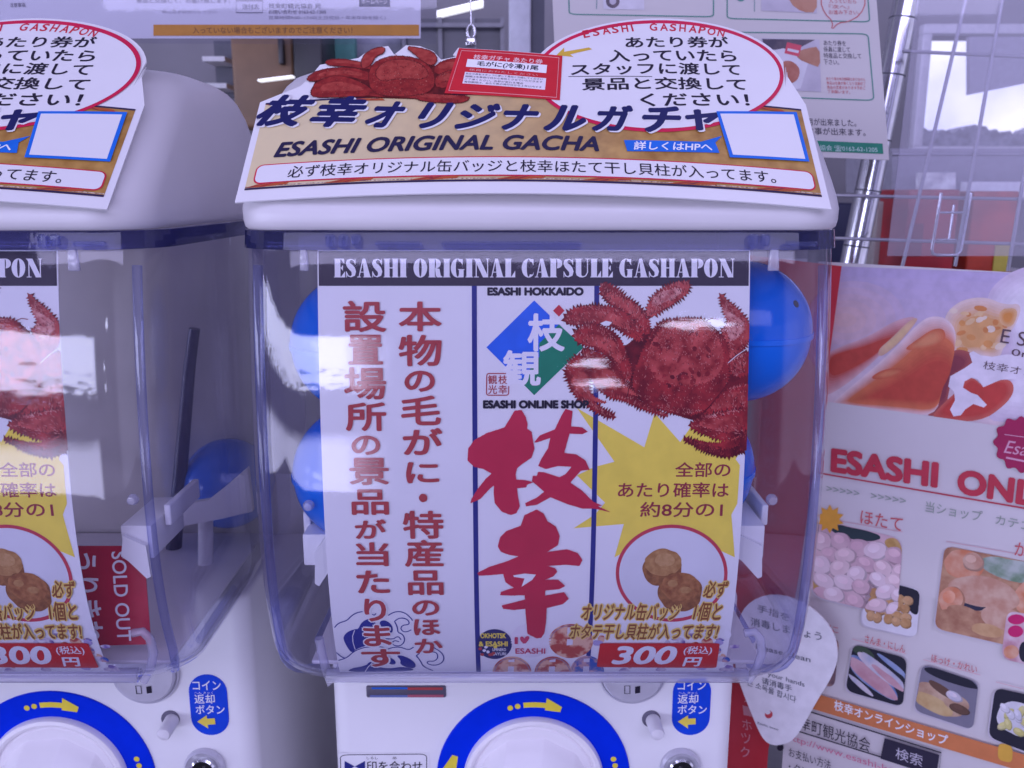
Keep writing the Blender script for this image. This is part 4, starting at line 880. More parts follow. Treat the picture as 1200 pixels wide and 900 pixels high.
P = Print(card); card_text(P, '必ず枝幸オリジナル缶バッジと枝幸ほたて干し貝柱が入ってます。', card.uv(340, 193)[0], card.uv(908, 207)[0], vm, (vbb - va) * .62, BLACKI, K5, .006); P.build('lettering', fr_)
P = Print(card); v_ = card.uv(590, 168)[1]; hh = .0112
card_text(P, 'ESASHI ORIGINAL GACHA', card.uv(324, 169)[0], card.uv(702, 171)[0], v_ + .0003, hh, ink('ink_title_black', (.022, .018, .06), rough=.35), K4, .035, .28)
P.build('latin_lettering', t)
# oval
P = Print(card); P.poly(ell(772, 90, 146, 65.5, 96), ink('oval_red', (.60, .012, .07), rough=.4), K4); P.poly(ell(772, 90, 141.5, 61.5, 96), CARD, K5)
ov = P.build('speech_oval', t)
P = Print(card)
for s_, x0, y0, x1, y1 in (('あたり券が', 732, 44.5, 854, 57.5), ('入っていたら', 712, 60, 862, 74), ('スタッフに渡して', 668, 76, 868, 90), ('景品と交換して', 681, 93, 875, 107.5), ('ください！', 750, 111, 878, 126)): P.tbox(s_, x0, y0, x1, y1, BLACKI, K6, .022, .08)
P.line([(666, 91), (764, 91)], 1.0, BLACKI, K6)
s_ = 'ESASHI GASHAPON'; arc = [(678 + (850 - 678) * k / 14, 0) for k in range(15)]
for k, ch in enumerate(s_):
    if ch == ' ': continue
    x = 682 + 11.3 * k; x2 = x + 9.3; y = 33 + 8.5 * ((x - 768) / 84) ** 2; y2 = 33 + 8.5 * ((x2 - 768) / 84) ** 2
    P.text(ch, (x, y), (x2 if ch != 'I' else x + 4, y2), 8.5, ink('arc_red', (.56, .02, .05)), K6, .02, .2)
P.poly([(652, 66), (661, 57), (661, 62), (690, 57), (694, 59), (668, 65), (672, 68)], ink('arrow_gold', (.62, .40, .05)), K6)
P.build('lettering', ov)
# title
P = Print(card); TN = ink('title_navy', (.012, .014, .095), rough=.35)
xs = [(304, 366), (366, 429), (430, 474), (490, 530), (534, 586), (588, 632), (636, 687), (692, 743), (752, 799), (803, 846)]
for k, ch in enumerate('枝幸オリジナルガチャ'):
    x0, x1 = xs[k]; ym = 131.5 + 11 * ((x0 - 304) / 540) + (1 if 1 < k < 7 else 0); hp = 36 if k < 2 else (31 if k < 9 else 25)
    if k < 2: ym -= 1
    P.text(ch, (x0 + 2, ym + 1.5), (x1 + 2, ym + 2.4), hp, CARD, K6 + 5e-5, .045, .34); P.text(ch, (x0, ym), (x1, ym + .9), hp, TN, K6 + 1.3e-4, .045, .34)
P.build('title_lettering', t)
# crab of the card
kd = 340 / 1200
P = Print(card)
CRC = [ink('cooked_deep', (.075, .006, .008), rgb2=(.15, .012, .013), scale=240), ink('cooked_red', (.20, .012, .014), rgb2=(.32, .028, .024), scale=260, detail=8), ink('cooked_light', (.27, .025, .022), rgb2=(.40, .060, .045), scale=300, detail=8), ink('cooked_pale', (.36, .08, .065), rgb2=(.48, .17, .13), scale=400)]
def cq(p, m, h, fr=.7):
    if m and fr > .55: P.poly(fringe(grow(smooth(sc(p, kd, 340, 40), 1), .9), 1.0, 1.8), CRC[0], h - 2e-6)
    P.poly(fringe(smooth(sc(p, kd, 340, 40), 1), fr, 1.8), CRC[m], h)
cq([(150,150),(300,130),(600,130),(700,150),(690,250),(560,272),(330,265),(110,260),(90,215)], 0, K4)
for i, q in enumerate(([(145,118),(180,108),(250,112),(340,135),(330,150),(240,135),(160,132)], [(66,188),(120,152),(250,140),(340,168),(340,200),(220,172),(90,200)], [(85,245),(110,200),(200,172),(300,205),(350,245),(330,258),(200,262),(100,264)], [(590,150),(630,115),(700,103),(700,150),(620,175)], [(595,190),(640,160),(700,150),(690,210),(610,230)], [(330,245),(560,250),(660,258),(745,262),(730,280),(690,288),(560,282),(500,262),(330,262)])):
    cq(q, 1, K5 + i * 3e-6); cx, cy = sum(p[0] for p in q) / len(q), sum(p[1] for p in q) / len(q); cq([((x - cx) * .7 + cx, (y - cy) * .45 + cy - 6) for x, y in q], 2, K5 + 4e-5 + i * 2e-6, .5)
cq([(295,150),(300,95),(350,63),(392,60),(388,80),(350,95),(335,130)], 2, K5 + 6e-5); cq([(478,56),(530,62),(590,78),(610,108),(590,135),(550,118),(520,88)], 2, K5 + 6e-5)
cq([(325,180),(340,130),(395,102),(450,96),(520,105),(572,132),(597,180),(592,230),(540,255),(400,262),(338,240)], 1, K6, 1.0); cq([(350,170),(380,125),(450,108),(530,122),(572,160),(560,190),(450,185),(380,200)], 2, K6 + 2e-5, 1.0)
T_ = (kd, 340, 40); SHL = [(325,180),(340,130),(395,102),(450,96),(520,105),(572,132),(597,180),(592,230),(540,255),(400,262),(338,240)]
LGS = [[(66,188),(120,152),(250,140),(340,168),(340,200),(220,172),(90,200)], [(85,245),(110,200),(200,172),(300,205),(350,245),(330,258),(200,262),(100,264)], [(330,245),(560,250),(660,258),(745,262),(730,280),(690,288),(560,282),(500,262)], [(595,190),(640,160),(700,150),(690,210),(610,230)]]
for q in LGS: hairs(q, 0, K6 + 4e-5, 40, 1.8, 2.0, .7, T_, CRC, P); hairs(q, 3, K6 + 5e-5, 26, 1.5, 2.0, .5, T_, CRC, P)
hairs(SHL, 0, K6 + 4e-5, 150, 1.6, 1.8, .8, T_, CRC, P); hairs(SHL, 3, K6 + 6e-5, 110, 1.3, 1.8, .6, T_, CRC, P)
for k in range(70):
    a = rr_.uniform(0, 6.28); r = math.sqrt(rr_.random()); x, y = 460 + 125 * r * math.cos(a), 182 + 70 * r * math.sin(a); P.poly(sc(ell(x, y, rr_.uniform(1.5, 4), rr_.uniform(1, 2.5), 7), kd, 340, 40), CRC[rr_.choice((0, 3, 2))], K6 + 3e-5 + k * 2e-7)
P.line(sc([(430,98),(437,88),(442,97)], kd, 340, 40), .9, CRC[1], K6)
P.build('crab_picture', t)
# prize ticket printed on the card
P = Print(card); TR = ink('ticket_red', (.58, .022, .035), rough=.35)
P.poly([(538, 58), (659, 67), (656, 119), (521, 111)], TR, K6 + 2e-4); P.line([(541, 61), (655, 69.5), (652, 116), (526, 108)], .8, ink('ticket_pink', (.75, .45, .45)), K6 + 2.6e-4, True)
P.poly([(548, 71), (641, 78), (640, 87.5), (546, 80)], WHITEI, K6 + 2.6e-4); P.poly([(545, 86), (640, 93.5), (638.5, 107), (542, 99.5)], ink('ticket_text_ground', (.76, .70, .76)), K6 + 2.6e-4)
tk = P.build('prize_ticket', t)
P = Print(card); P.text('枝幸ガチャ あたり券', (555, 68.5), (636, 74.5), 6, ink('ticket_title', (.80, .55, .55)), K6 + 3.2e-4, .02); P.text('毛がに(冷凍)1尾', (559, 76.5), (631, 82), 7, BLACKI, K6 + 3.2e-4, .02)
for k, s_ in enumerate(('あたり券をスタッフに渡して景品と交換してください', '期間は本券発行日から有効とさせていただきます', 'ご了承ください。名称が変わる場合', '有効期限は、あたり券の発行日から１年以内です')): P.text(s_, (546 - k * .6, 88 + k * 3.2), (636 - k * .4 - (22 if k == 2 else 0), 95 + k * 3.1 - (1.5 if k == 2 else 0)), 2.2, BLACKI, K6 + 3.2e-4)
P.text('係員におわたしください', (550, 83.5), (630, 90), 2.6, ink('ticket_small', (.75, .4, .4)), K6 + 3.2e-4); P.build('lettering', tk)
# web label and blank code frame
P = Print(card); P.poly([(731, 165), (821, 167), (846, 160), (838, 168), (843, 180), (735, 178)], ink('web_blue', (.01, .14, .62), rough=.4), K4); wl_ = P.build('web_label', t)
P = Print(card); P.text('詳しくはHPへ', (742, 171.5), (834, 173.5), 10, WHITEI, K5, .02, .2); P.build('lettering', wl_)
P = Print(card); P.poly([(839, 132), (933, 133), (948, 191), (855, 186)], ink('code_blue', (.01, .15, .66), rough=.4), K6 + 2.4e-4); P.poly([(843.5, 135), (929.5, 136), (943, 188), (858.5, 183)], CARD, K6 + 3.2e-4); P.build('code_frame', t)
o = copy_tree(TC, None, (PITCHX, 0, 0)); o['label'] = 'cropped die cut card on the left machine, only its oval half showing'

# ================================================================== POSTERS AND SIGNS AROUND THE MACHINES
PP = plane_surf((.27, .75, CZ), (.7835, -.6214, 0), (0, 0, 1))
PP.v0 = -.1
t = thing('shop_poster', PP.f(.15, -.60, 0), 'big white seafood shop poster with crab leg photo at the right edge', 'poster')
u0 = PP.uv(938, 600)[0]; vt = PP.uv(1000, 310.5)[1]; u1 = u0 + .300; vb_ = vt - .594
sk_ = .02
def ps(u, v): return (u, v)
slab('paper', PP, [(u0, vt + .0015), (u1, vt - .001), (u1, vb_), (u0, vb_)], .0006, ink('poster_paper', (.65, .61, .62), var=.02, scale=10, rough=.4), t)
G1, G2, G3, G4, G5 = .0004, .0007, .0010, .0013, .0016
k2 = 230 / 941
def z4(p): return sc(p, k2, 970, 300)
P = Print(PP); pr = random.Random(8)
def gmat(c): return ink('print_%02d_%02d_%02d' % tuple(int(v * 99) for v in c), c, var=.07, scale=110)
def grad(P, A, B, ca, cb, n, h):                          # soft printed transition: outlines blended from A to B
    for k in range(n):
        f = k / (n - 1); P.poly([(a[0] + (b[0] - a[0]) * f, a[1] + (b[1] - a[1]) * f) for a, b in zip(A, B)], gmat(tuple(x + (y - x) * f for x, y in zip(ca, cb))), h + k * 6e-6)
def shrink(p, kx, ky, dx=0, dy=0):
    cx, cy = sum(q[0] for q in p) / len(p), sum(q[1] for q in p) / len(p); return [(cx + (x - cx) * kx + dx, cy + (y - cy) * ky + dy) for x, y in p]
for k in range(14):                                        # lilac sky paling downwards
    f = k / 13; y0 = 311 + 11 * k; P.poly([(955, y0), (1300, y0 + 13 + k * 2), (1300, 540), (955, 470 + k * .1)], gmat((.50 + .20 * f, .42 + .14 * f, .62 - .02 * f)), G1 + k * 4e-6)
grad(P, ell(1000, 375, 62, 46, 24), ell(990, 375, 14, 8, 24), (.58, .46, .60), (.70, .48, .48), 6, G1 + 6e-5)
ph = P.build('crab_leg_photo', t)
P = Print(PP)
OR = [ink('leg_red', (.46, .065, .035), rgb2=(.58, .12, .05), scale=40), ink('leg_orange', (.62, .20, .06), rgb2=(.70, .34, .14), scale=70), ink('leg_cream', (.70, .46, .36), rgb2=(.74, .58, .60), scale=50), ink('leg_dark', (.24, .05, .06), rgb2=(.36, .08, .07), scale=50), ink('leg_meat', (.68, .34, .16), rgb2=(.76, .56, .40), scale=110, detail=8), ink('photo_white', (.74, .68, .78), rgb2=(.66, .56, .70), scale=20)]
def z4p(p, m, h, it=2): P.poly(smooth(z4(p), it), OR[m], h)
WA, WB = (.62, .52, .64), (.76, .70, .78)
q = smooth(z4([(780,150),(900,60),(1100,20),(1100,800),(900,800),(735,785),(880,600),(860,330),(760,240)]), 2); grad(P, q, shrink(q, .7, .75, 14, 0), WA, WB, 6, G1 + 1.2e-4)
q = smooth(z4([(-40,490),(45,440),(200,385),(330,305),(430,285),(400,330),(300,420),(230,500),(60,640),(-40,680)]), 2); grad(P, q, shrink(q, .72, .5, -4, 4), (.66, .40, .42), (.50, .075, .055), 8, G2)
q = smooth(z4([(240,450),(300,400),(400,300),(440,295),(400,350),(330,430),(250,490)]), 2); grad(P, q, shrink(q, .5, .5), (.66, .42, .30), (.72, .50, .28), 4, G2 + 8e-5)
q = smooth(z4([(560,290),(600,240),(660,205),(760,195),(850,235),(935,225),(905,330),(850,390),(835,480),(790,492),(700,465),(600,480),(560,380)]), 2); grad(P, q, shrink(q, .6, .55, 0, 6), (.74, .58, .54), (.68, .36, .15), 7, G2)
for k in range(26):
    x, y = pr.uniform(600, 860), pr.uniform(230, 460); qq = z4(ell(x, y, pr.uniform(12, 34), pr.uniform(8, 18), 10, pr.uniform(-.6, .3))); P.poly(qq, gmat(pr.choice(((.74, .50, .28), (.66, .30, .10), (.76, .62, .50), (.62, .24, .08)))), G2 + 6e-5 + k * 2e-6)
q = smooth(z4([(820,255),(920,245),(890,345),(825,330)]), 2); grad(P, q, shrink(q, .5, .5), (.70, .42, .22), (.66, .27, .07), 4, G2 + 1.2e-4)
q = smooth(z4([(575,480),(620,440),(710,470),(690,530),(600,575),(580,660),(560,770),(440,760)]), 2); grad(P, q, shrink(q, .7, .7, -3, -3), (.40, .10, .09), (.24, .05, .07), 5, G2 + 1.4e-4)
q = smooth(z4([(10,722),(45,680),(200,555),(330,435),(430,325),(500,283),(580,300),(622,370),(600,480),(550,620),(520,775),(300,745)]), 2)
grad(P, q, shrink(q, .86, .74, 6, 8), (.76, .60, .62), (.62, .17, .08), 9, G3); q2 = shrink(q, .86, .74, 6, 8); grad(P, q2, shrink(q2, .74, .55, 8, 10), (.62, .17, .08), (.50, .075, .05), 7, G3 + 7e-5)
q = smooth(z4([(360,450),(430,400),(500,350),(560,345),(570,400),(520,430),(440,450)]), 2); grad(P, q, shrink(q, .5, .5), (.60, .15, .075), (.66, .26, .13), 5, G3 + 1.3e-4)
q = smooth(z4([(190,590),(280,535),(390,540),(300,590)]), 2); grad(P, q, shrink(q, .5, .4), (.56, .12, .065), (.62, .21, .10), 4, G3 + 1.3e-4)
q = smooth(z4([(480,790),(560,700),(620,650),(660,590),(700,580),(745,625),(830,590),(885,595),(897,650),(850,715),(735,795)]), 2); grad(P, q, shrink(q, .8, .8), (.56, .13, .10), (.52, .06, .05), 5, G3 + 1.8e-4)
P.poly(z4([(680,465),(700,455),(735,475),(790,482),(860,470),(1000,480),(1000,600),(890,590),(830,592),(748,628),(720,590),(690,583),(658,600),(650,630),(690,655),(720,665),(765,712),(750,725),(700,708),(660,735),(640,762),(605,768),(588,735),(612,690),(608,650),(580,625),(590,575),(625,555),(660,535),(695,510)]), gmat(WB), G4)
P.text('E S A S H I', (1174, 393), (1290, 411), 17, ink('latin_grey', (.12, .07, .09)), G5); P.text('0mise', (1186, 412), (1240, 421), 8, ink('latin_grey', (.12, .07, .09)), G5); P.text('枝幸オンライン', (1153, 427), (1262, 445), 10, ink('latin_grey', (.12, .07, .09)), G5)
P.build('crab_leg', ph)
P = Print(PP); P.poly([(940, 466), (1300, 516.5), (1300, 700), (940, 700)], MATS['poster_paper'], G5 + 1e-4); P.build('lower_ground', t)
G1, G2, G3, G4, G5 = (g + .0018 for g in (G1, G2, G3, G4, G5))
P = Print(PP); PR = ink('poster_red', (.52, .045, .075)); c_ = (1198, 520)
P.poly([(c_[0] + (31 + 2.2 * math.cos(12 * a)) * math.cos(a), c_[1] + 3 * math.cos(a) + (31 + 2.2 * math.cos(12 * a)) * math.sin(a)) for a in [R(k * 3) for k in range(120)]], ink('seal_wine', (.36, .02, .09)), G5); P.text('Esashi', (1178, 522), (1232, 530), 15, ink('seal_pink', (.66, .34, .46)), G5 + 1e-4, 0, .3); P.line([(1178, 508), (1215, 513)], 1, MATS['seal_pink'], G5 + 1e-4); P.line([(1180, 535), (1215, 542)], 2.5, MATS['seal_pink'], G5 + 1e-4)
P.build('seal', t)
P = Print(PP); P.text('ESASHI', (975, 538), (1101, 556), 30, PR, G5, .05); P.text('ONLINE', (1123, 562.5), (1284, 590), 31, PR, G5, .05); P.line([(960, 553), (1300, 611)], 1.6, PR, G5); P.build('red_title', t)
GT = ink('text_green', (.30, .36, .30))
P = Print(PP); P.text('>>>>>   >>>>>', (970, 571), (1063, 586), 6, GT, G5); P.text('当ショップ', (1086, 592), (1152, 604), 13, GT, G5); P.text('カテゴリー', (1168, 607), (1240, 621), 12, GT, G5); P.build('green_lettering', t)
P = Print(PP)
for s_, l, r, h_ in (('ほたて', (1010, 604), (1059, 613.5), 16), ('かに', (1190, 641), (1222, 647), 16), ('さんま・にしん', (1015, 746.5), (1062, 759), 9), ('ほっけ・かれい', (1093, 769), (1146, 783), 9), ('うに', (960, 731), (984, 737), 8)): P.text(s_, l, r, h_, ink('text_pinkred', (.58, .12, .13)), G5, .005)
P.build('pink_lettering', t)
for a, b in (((985, 609), (1059, 622)), ((1110, 633), (1230, 654)), ((1000, 747), (1063, 764)), ((1083, 771), (1150, 789)), ((1168, 797), (1230, 813))): P = Print(PP); P.line([a, b], .8, ink('rule_pink', (.66, .38, .42)), G5); P.build('rule_line', t)
P = Print(PP); P.poly([((974 + (17 if k % 2 else 11) * math.cos(R(k * 18))), 607 + (17 if k % 2 else 11) * math.sin(R(k * 18))) for k in range(20)], ink('star_orange', (.74, .36, .05)), G5); P.build('orange_star', t)
SH = ink('photo_shade', (.56, .52, .58))
def pic(name, quad, ground, items, r=.16, shadow=True):
    P = Print(PP)
    if shadow: P.poly(rrect([(x - 2, y + 1.5) for x, y in quad], r), SH, G2)
    P.poly(rrect(quad, r), ground, G3)
    cx, cy = sum(q[0] for q in quad) / 4, sum(q[1] for q in quad) / 4
    inner = rrect(quad, r); k_ = 0
    its = []
    for it in items:
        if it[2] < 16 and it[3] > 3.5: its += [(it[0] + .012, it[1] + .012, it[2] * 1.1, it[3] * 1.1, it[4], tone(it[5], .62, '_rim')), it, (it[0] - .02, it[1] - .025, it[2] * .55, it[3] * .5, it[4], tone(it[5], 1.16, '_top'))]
        else: its.append(it)
    for (fx, fy, rx, ry, rot, m) in its:
        x = quad[0][0] + (quad[1][0] - quad[0][0]) * fx + (quad[3][0] - quad[0][0]) * fy; y = quad[0][1] + (quad[1][1] - quad[0][1]) * fx + (quad[3][1] - quad[0][1]) * fy
        pts = []
        for k in range(14):
            a = 2 * math.pi * k / 14; px, py = rx * math.cos(a) * pr.uniform(.92, 1.06), ry * math.sin(a) * pr.uniform(.92, 1.06)
            X_, Y_ = x + px * math.cos(rot) - py * math.sin(rot), y + px * math.sin(rot) + py * math.cos(rot)
            d = 1.0                                            # keep inside the picture
            for _ in range(40):
                q = (cx + (X_ - cx) * d, cy + (Y_ - cy) * d)
                if inside(q, inner): break
                d -= .025
            pts.append(q)
        P.poly(smooth(pts, 1), m, G3 + 3e-5 + k_ * 2.5e-6); k_ += 1
    return P.build(name, t)
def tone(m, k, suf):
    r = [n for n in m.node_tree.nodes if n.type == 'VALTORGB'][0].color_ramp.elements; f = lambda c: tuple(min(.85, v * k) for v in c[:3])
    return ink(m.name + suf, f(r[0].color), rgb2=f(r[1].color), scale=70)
def inside(p, poly):
    c = False
    for a, b in zip(poly, poly[1:] + poly[:1]):
        if (a[1] > p[1]) != (b[1] > p[1]) and p[0] < (b[0] - a[0]) * (p[1] - a[1]) / (b[1] - a[1]) + a[0]: c = not c
    return c
SCA = [ink('scallop_a', (.66, .46, .50), rgb2=(.74, .58, .60), scale=60), ink('scallop_b', (.70, .53, .58), rgb2=(.76, .62, .66), scale=60), ink('scallop_c', (.56, .36, .42), rgb2=(.68, .48, .52), scale=60)]
TAN = [ink('dried_a', (.50, .29, .14), rgb2=(.60, .38, .20), scale=120), ink('dried_b', (.40, .21, .09), rgb2=(.55, .33, .15), scale=120)]
items = [(.45, .07, 30, 8, .2, ink('dish_dark', (.03, .05, .06))), (.95, .1, 16, 8, .3, ink('straw_mat', (.45, .26, .08), rgb2=(.58, .38, .15), scale=150)), (.1, .9, 20, 10, .3, MATS['straw_mat'])]
for j in range(5):
    for i in range(5): items.append((.06 + i * .22 + (j % 2) * .09 + pr.uniform(-.04, .04), .24 + j * .17 + pr.uniform(-.03, .03), pr.uniform(10, 13.5), pr.uniform(8, 11), pr.uniform(-.4, .6), SCA[(i + j * 2 + pr.randrange(2)) % 3]))
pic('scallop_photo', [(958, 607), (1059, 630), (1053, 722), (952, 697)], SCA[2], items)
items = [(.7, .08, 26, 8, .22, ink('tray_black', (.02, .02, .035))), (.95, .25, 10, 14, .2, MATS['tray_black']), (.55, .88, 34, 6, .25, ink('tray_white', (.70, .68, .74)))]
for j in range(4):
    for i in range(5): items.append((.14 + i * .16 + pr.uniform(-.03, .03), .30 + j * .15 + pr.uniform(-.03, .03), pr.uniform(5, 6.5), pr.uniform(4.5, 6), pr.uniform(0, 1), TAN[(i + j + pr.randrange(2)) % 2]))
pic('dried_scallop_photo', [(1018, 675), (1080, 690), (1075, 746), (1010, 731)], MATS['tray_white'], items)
CB = [ink('kani_a', (.58, .20, .10), rgb2=(.66, .38, .26), scale=90), ink('kani_b', (.50, .26, .18), rgb2=(.60, .40, .30), scale=110), ink('kani_c', (.34, .15, .09), rgb2=(.52, .30, .18), scale=100), ink('kani_green', (.16, .26, .16), rgb2=(.45, .50, .46), scale=80), ink('kani_black', (.03, .03, .06))]
items = [(.7, .12, 46, 14, .2, CB[3]), (.2, .18, 24, 18, .2, CB[0]), (.28, .12, 12, 10, .2, CB[1]), (.9, .42, 24, 22, .2, CB[0]), (.42, .48, 42, 22, .2, CB[1]), (.30, .60, 22, 9, .35, CB[4]), (.34, .52, 34, 12, .2, CB[1]), (.12, .62, 14, 16, .5, CB[0]), (.4, .85, 52, 15, .22, CB[2]), (.62, .72, 26, 14, .2, CB[1]), (.25, .78, 22, 12, .3, CB[2]), (.85, .85, 24, 12, .2, CB[2]), (.5, .9, 20, 8, .2, TAN[0])]
pic('crab_photo', [(1108, 638), (1230, 662), (1226, 765), (1096, 735)], CB[2], items, .1)
P = Print(PP); P.poly(rrect([(1181, 714), (1230, 722), (1228, 782), (1174, 770)], .2), ink('jar_label', (.72, .60, .66), rgb2=(.5, .25, .3), scale=70), G4); P.poly(ell(1192, 724, 10, 6, 16), ink('jar_red', (.55, .02, .14)), G5); P.poly(ell(1191, 738, 9, 7, 16), MATS['jar_red'], G5); P.poly(ell(1186, 762, 9, 8, 16), CB[0], G5); P.poly(ell(1201, 762, 6, 12, 16), MATS['tray_black'], G5); P.build('jar_picture', t)
FI = [ink('fish_pink', (.50, .26, .30), rgb2=(.60, .38, .42), scale=70), ink('fish_silver', (.42, .44, .56), rgb2=(.66, .58, .62), scale=90), ink('fish_blue', (.12, .20, .42), rgb2=(.3, .36, .55), scale=60)]
pic('herring_photo', [(1001, 753), (1064, 770), (1059, 827), (992, 808)], MATS['tray_black'], [(.18, .10, 16, 6, .5, ink('fish_leaf', (.05, .08, .05))), (.4, .56, 42, 11, .70, FI[2]), (.42, .58, 40, 8.5, .70, FI[0]), (.40, .62, 30, 4, .70, FI[0]), (.62, .42, 38, 7, .66, FI[1]), (.72, .50, 26, 4, .7, FI[0]), (.8, .24, 26, 3, .66, FI[2]), (.55, .30, 26, 2.6, .66, FI[1]), (.25, .8, 20, 3, .72, FI[1])])
pic('flatfish_photo', [(1082, 776), (1148, 798), (1141, 854), (1072, 831)], ink('plate_grey', (.20, .19, .25)), [(.55, .08, 36, 7, .32, MATS['tray_black']), (.35, .62, 34, 15, .55, ink('fish_tan', (.40, .24, .16), rgb2=(.58, .42, .30), scale=90)), (.28, .74, 28, 9, .5, ink('fish_gold', (.50, .32, .14), rgb2=(.60, .44, .22), scale=90)), (.68, .56, 18, 10, .5, MATS['fish_tan']), (.42, .40, 20, 5, .6, ink('fish_brown', (.13, .07, .05))), (.62, .44, 10, 5, .5, FI[1]), (.75, .66, 12, 5, .4, MATS['fish_brown']), (.8, .3, 16, 3, .3, MATS['plate_grey'])])
pic('squid_photo', [(1167, 804), (1230, 818), (1226, 888), (1159, 862)], MATS['tray_black'], [(.5, .5, 26, 20, .3, ink('squid_white', (.56, .55, .62), rgb2=(.70, .68, .72), scale=80))] + [(pr.uniform(.15, .8), pr.uniform(.25, .85), 7, 4, pr.uniform(0, 3), MATS['squid_white'] if k % 2 else ink('squid_yellow', (.55, .50, .16), rgb2=(.62, .58, .30), scale=80)) for k in range(16)])
pic('urchin_photo', [(938, 738), (985, 748), (979, 804), (932, 796)], ink('urchin_dark', (.16, .10, .12), rgb2=(.5, .3, .25), scale=90), [])
P = Print(PP); P.poly([(940, 806), (1300, 911), (1300, 932), (940, 825)], ink('band_orange', (.60, .20, .075)), G4); ob = P.build('orange_band', t)
P = Print(PP); P.text('枝幸オンラインショップ', (979, 824), (1112, 866), 12.5, WHITEI, G5, .02); P.poly(rrect([(1171, 868), (1188, 872), (1187, 892), (1170, 888)], .35), ink('badge_amber', (.70, .40, .06)), G5); P.build('lettering', ob)
P = Print(PP); P.line([(940, 829), (1104, 880), (1101, 906), (930, 853)], 1.6, BLACKI, G4, True); P.poly([(1038, 863), (1102, 882.5), (1098, 908), (1033, 887)], ink('search_black', (.03, .025, .05)), G4 + 5e-5); sb_ = P.build('search_box', t)
P = Print(PP); P.text('枝幸町観光協会', (926, 840), (1021, 872), 16, BLACKI, G5); P.text('検索', (1051, 880), (1082, 890), 14, ink('search_grey', (.55, .52, .60)), G5); P.build('lettering', sb_)
P = Print(PP); P.text('http://www.esashi-kanko.com', (924, 862), (1105, 920), 10, ink('url_pink', (.62, .18, .28)), G5); P.poly(ell(916, 874, 4, 4, 16), BLACKI, G5); P.text('お支払い方法', (926, 879), (975, 895), 11, BLACKI, G5); P.text('・クレジット', (926, 896), (975, 912), 11, BLACKI, G5); P.build('small_lettering', t)
# tilted red sheet overlapping the left border of the shop poster
q = [(870, 298), (986, 312), (974, 400), (958, 520), (935, 680), (900, 880), (891, 1010), (838, 1000)]
t = thing('red_banner', PP.f(-.05, -.46, .01), 'plain red sheet with faint white writing behind the right side of the middle machine', 'banner')
PB = Surf(lambda u, v, h: PP.f(u, v, h + .0045)); PB.v0 = -.1
slab('sheet', PB, [tuple(PB.uv(*p)) for p in q], .0008, ink('banner_red', (.46, .022, .03), rgb2=(.60, .055, .075), scale=8, rough=.4), t)
P = Print(PB); 
for k, (s_, x, y) in enumerate((('オ', 872, 818), ('ホ', 870, 848), ('ー', 871, 832), ('ツ', 869, 864), ('ク', 868, 880))): P.text(s_, (x, y), (x + 11, y + 2.4), 12, ink('banner_pink', (.66, .30, .34)), .0004)
for k, ch in enumerate('枝幸町の毛がに直送'): P.text(ch, (895 + 0 * k, 430 + k * 22), (908, 432 + k * 22), 15, ink('banner_faint', (.54, .10, .12)), .0004)
P.build('lettering', t)
# rounded hand-cleaning tag
TG = plane_surf(PP.f(-.02, 0, .022), (.80, -.60, 0), (0, .03, 1)); TG.v0 = -.2
t = thing('round_tag', TG.f(-.01, -.335, 0), 'white rounded tag with multilingual black writing beside the lower right of the middle machine', 'sign')
o_ = smooth([(862, 740), (872, 708), (905, 694), (945, 706), (975, 735), (983, 765), (977, 790), (955, 825), (935, 862), (922, 872), (905, 874), (893, 866), (880, 835), (866, 800), (860, 770)], 2)
slab('card', TG, [tuple(TG.uv(*p)) for p in o_], .0015, ink('tag_white', (.80, .79, .82), rough=.4), t)
P = Print(TG); TB = ink('tag_ink', (.12, .13, .17))
for s_, l, r, h_ in (('手指を', (888, 712), (925, 724), 9), ('消毒しましょう', (880, 728), (963, 746), 10), ('Please clean', (886, 757), (950, 773), 6), ('your hands', (900, 790), (943, 803), 7), ('请消毒手', (893, 797), (928, 807), 8), ('손 소독을 합시다', (876, 799), (933, 820), 8), ('Esashi, town', (888, 847), (912, 855), 3)): P.text(s_, l, r, h_, TB, .0004, .006)
P.poly(ell(901, 837, 4.6, 4.6, 24), ink('tag_logo_red', (.55, .06, .08)), .0004); P.poly(ell(900, 834.5, 3.2, 2.4, 18), MATS['tag_white'], .0005)
P.build('lettering', t)

# how-to poster behind the cap, leaning back
lp = at(1000, 186, .80); ln = R(24)
HP = plane_surf(lp, (1, 0, -.035), (0, math.sin(ln), math.cos(ln))); HP.v0 = .05
t = thing('how_to_poster', HP.f(0, 0, 0), 'cream how-to poster with green frames leaning behind the middle machine', 'poster')
slab('paper', HP, [tuple(HP.uv(*p)) for p in ((646, -34), (1025, -28), (1042, 187.5), (655, 172))], .0006, ink('howto_paper', (.53, .50, .50), var=.015, scale=12), t)
GR = ink('frame_green', (.07, .24, .20))
P = Print(HP)
for q in ([(666, -30), (836, -28), (836, 20), (667, 17)], [(852, -28), (1015, -26), (1019, 26), (852, 22)], [(857, 38), (1017, 40), (1024, 118), (858, 112)]): P.line(rrect(q, .06), 1.3, GR, .0005, True)
P.line([(884, 44), (885, 70)], 1, ink('rule_teal', (.2, .3, .3)), .0005); P.line([(884, -28), (884, 14)], 1, MATS['rule_teal'], .0005); P.line([(700, -28), (699, 11)], 1, MATS['rule_teal'], .0005); P.poly(ell(868, -2, 5, 4, 16), GR, .0005); P.poly(ell(870, 45, 5, 4, 16), GR, .0005)
P.build('green_frame', t)
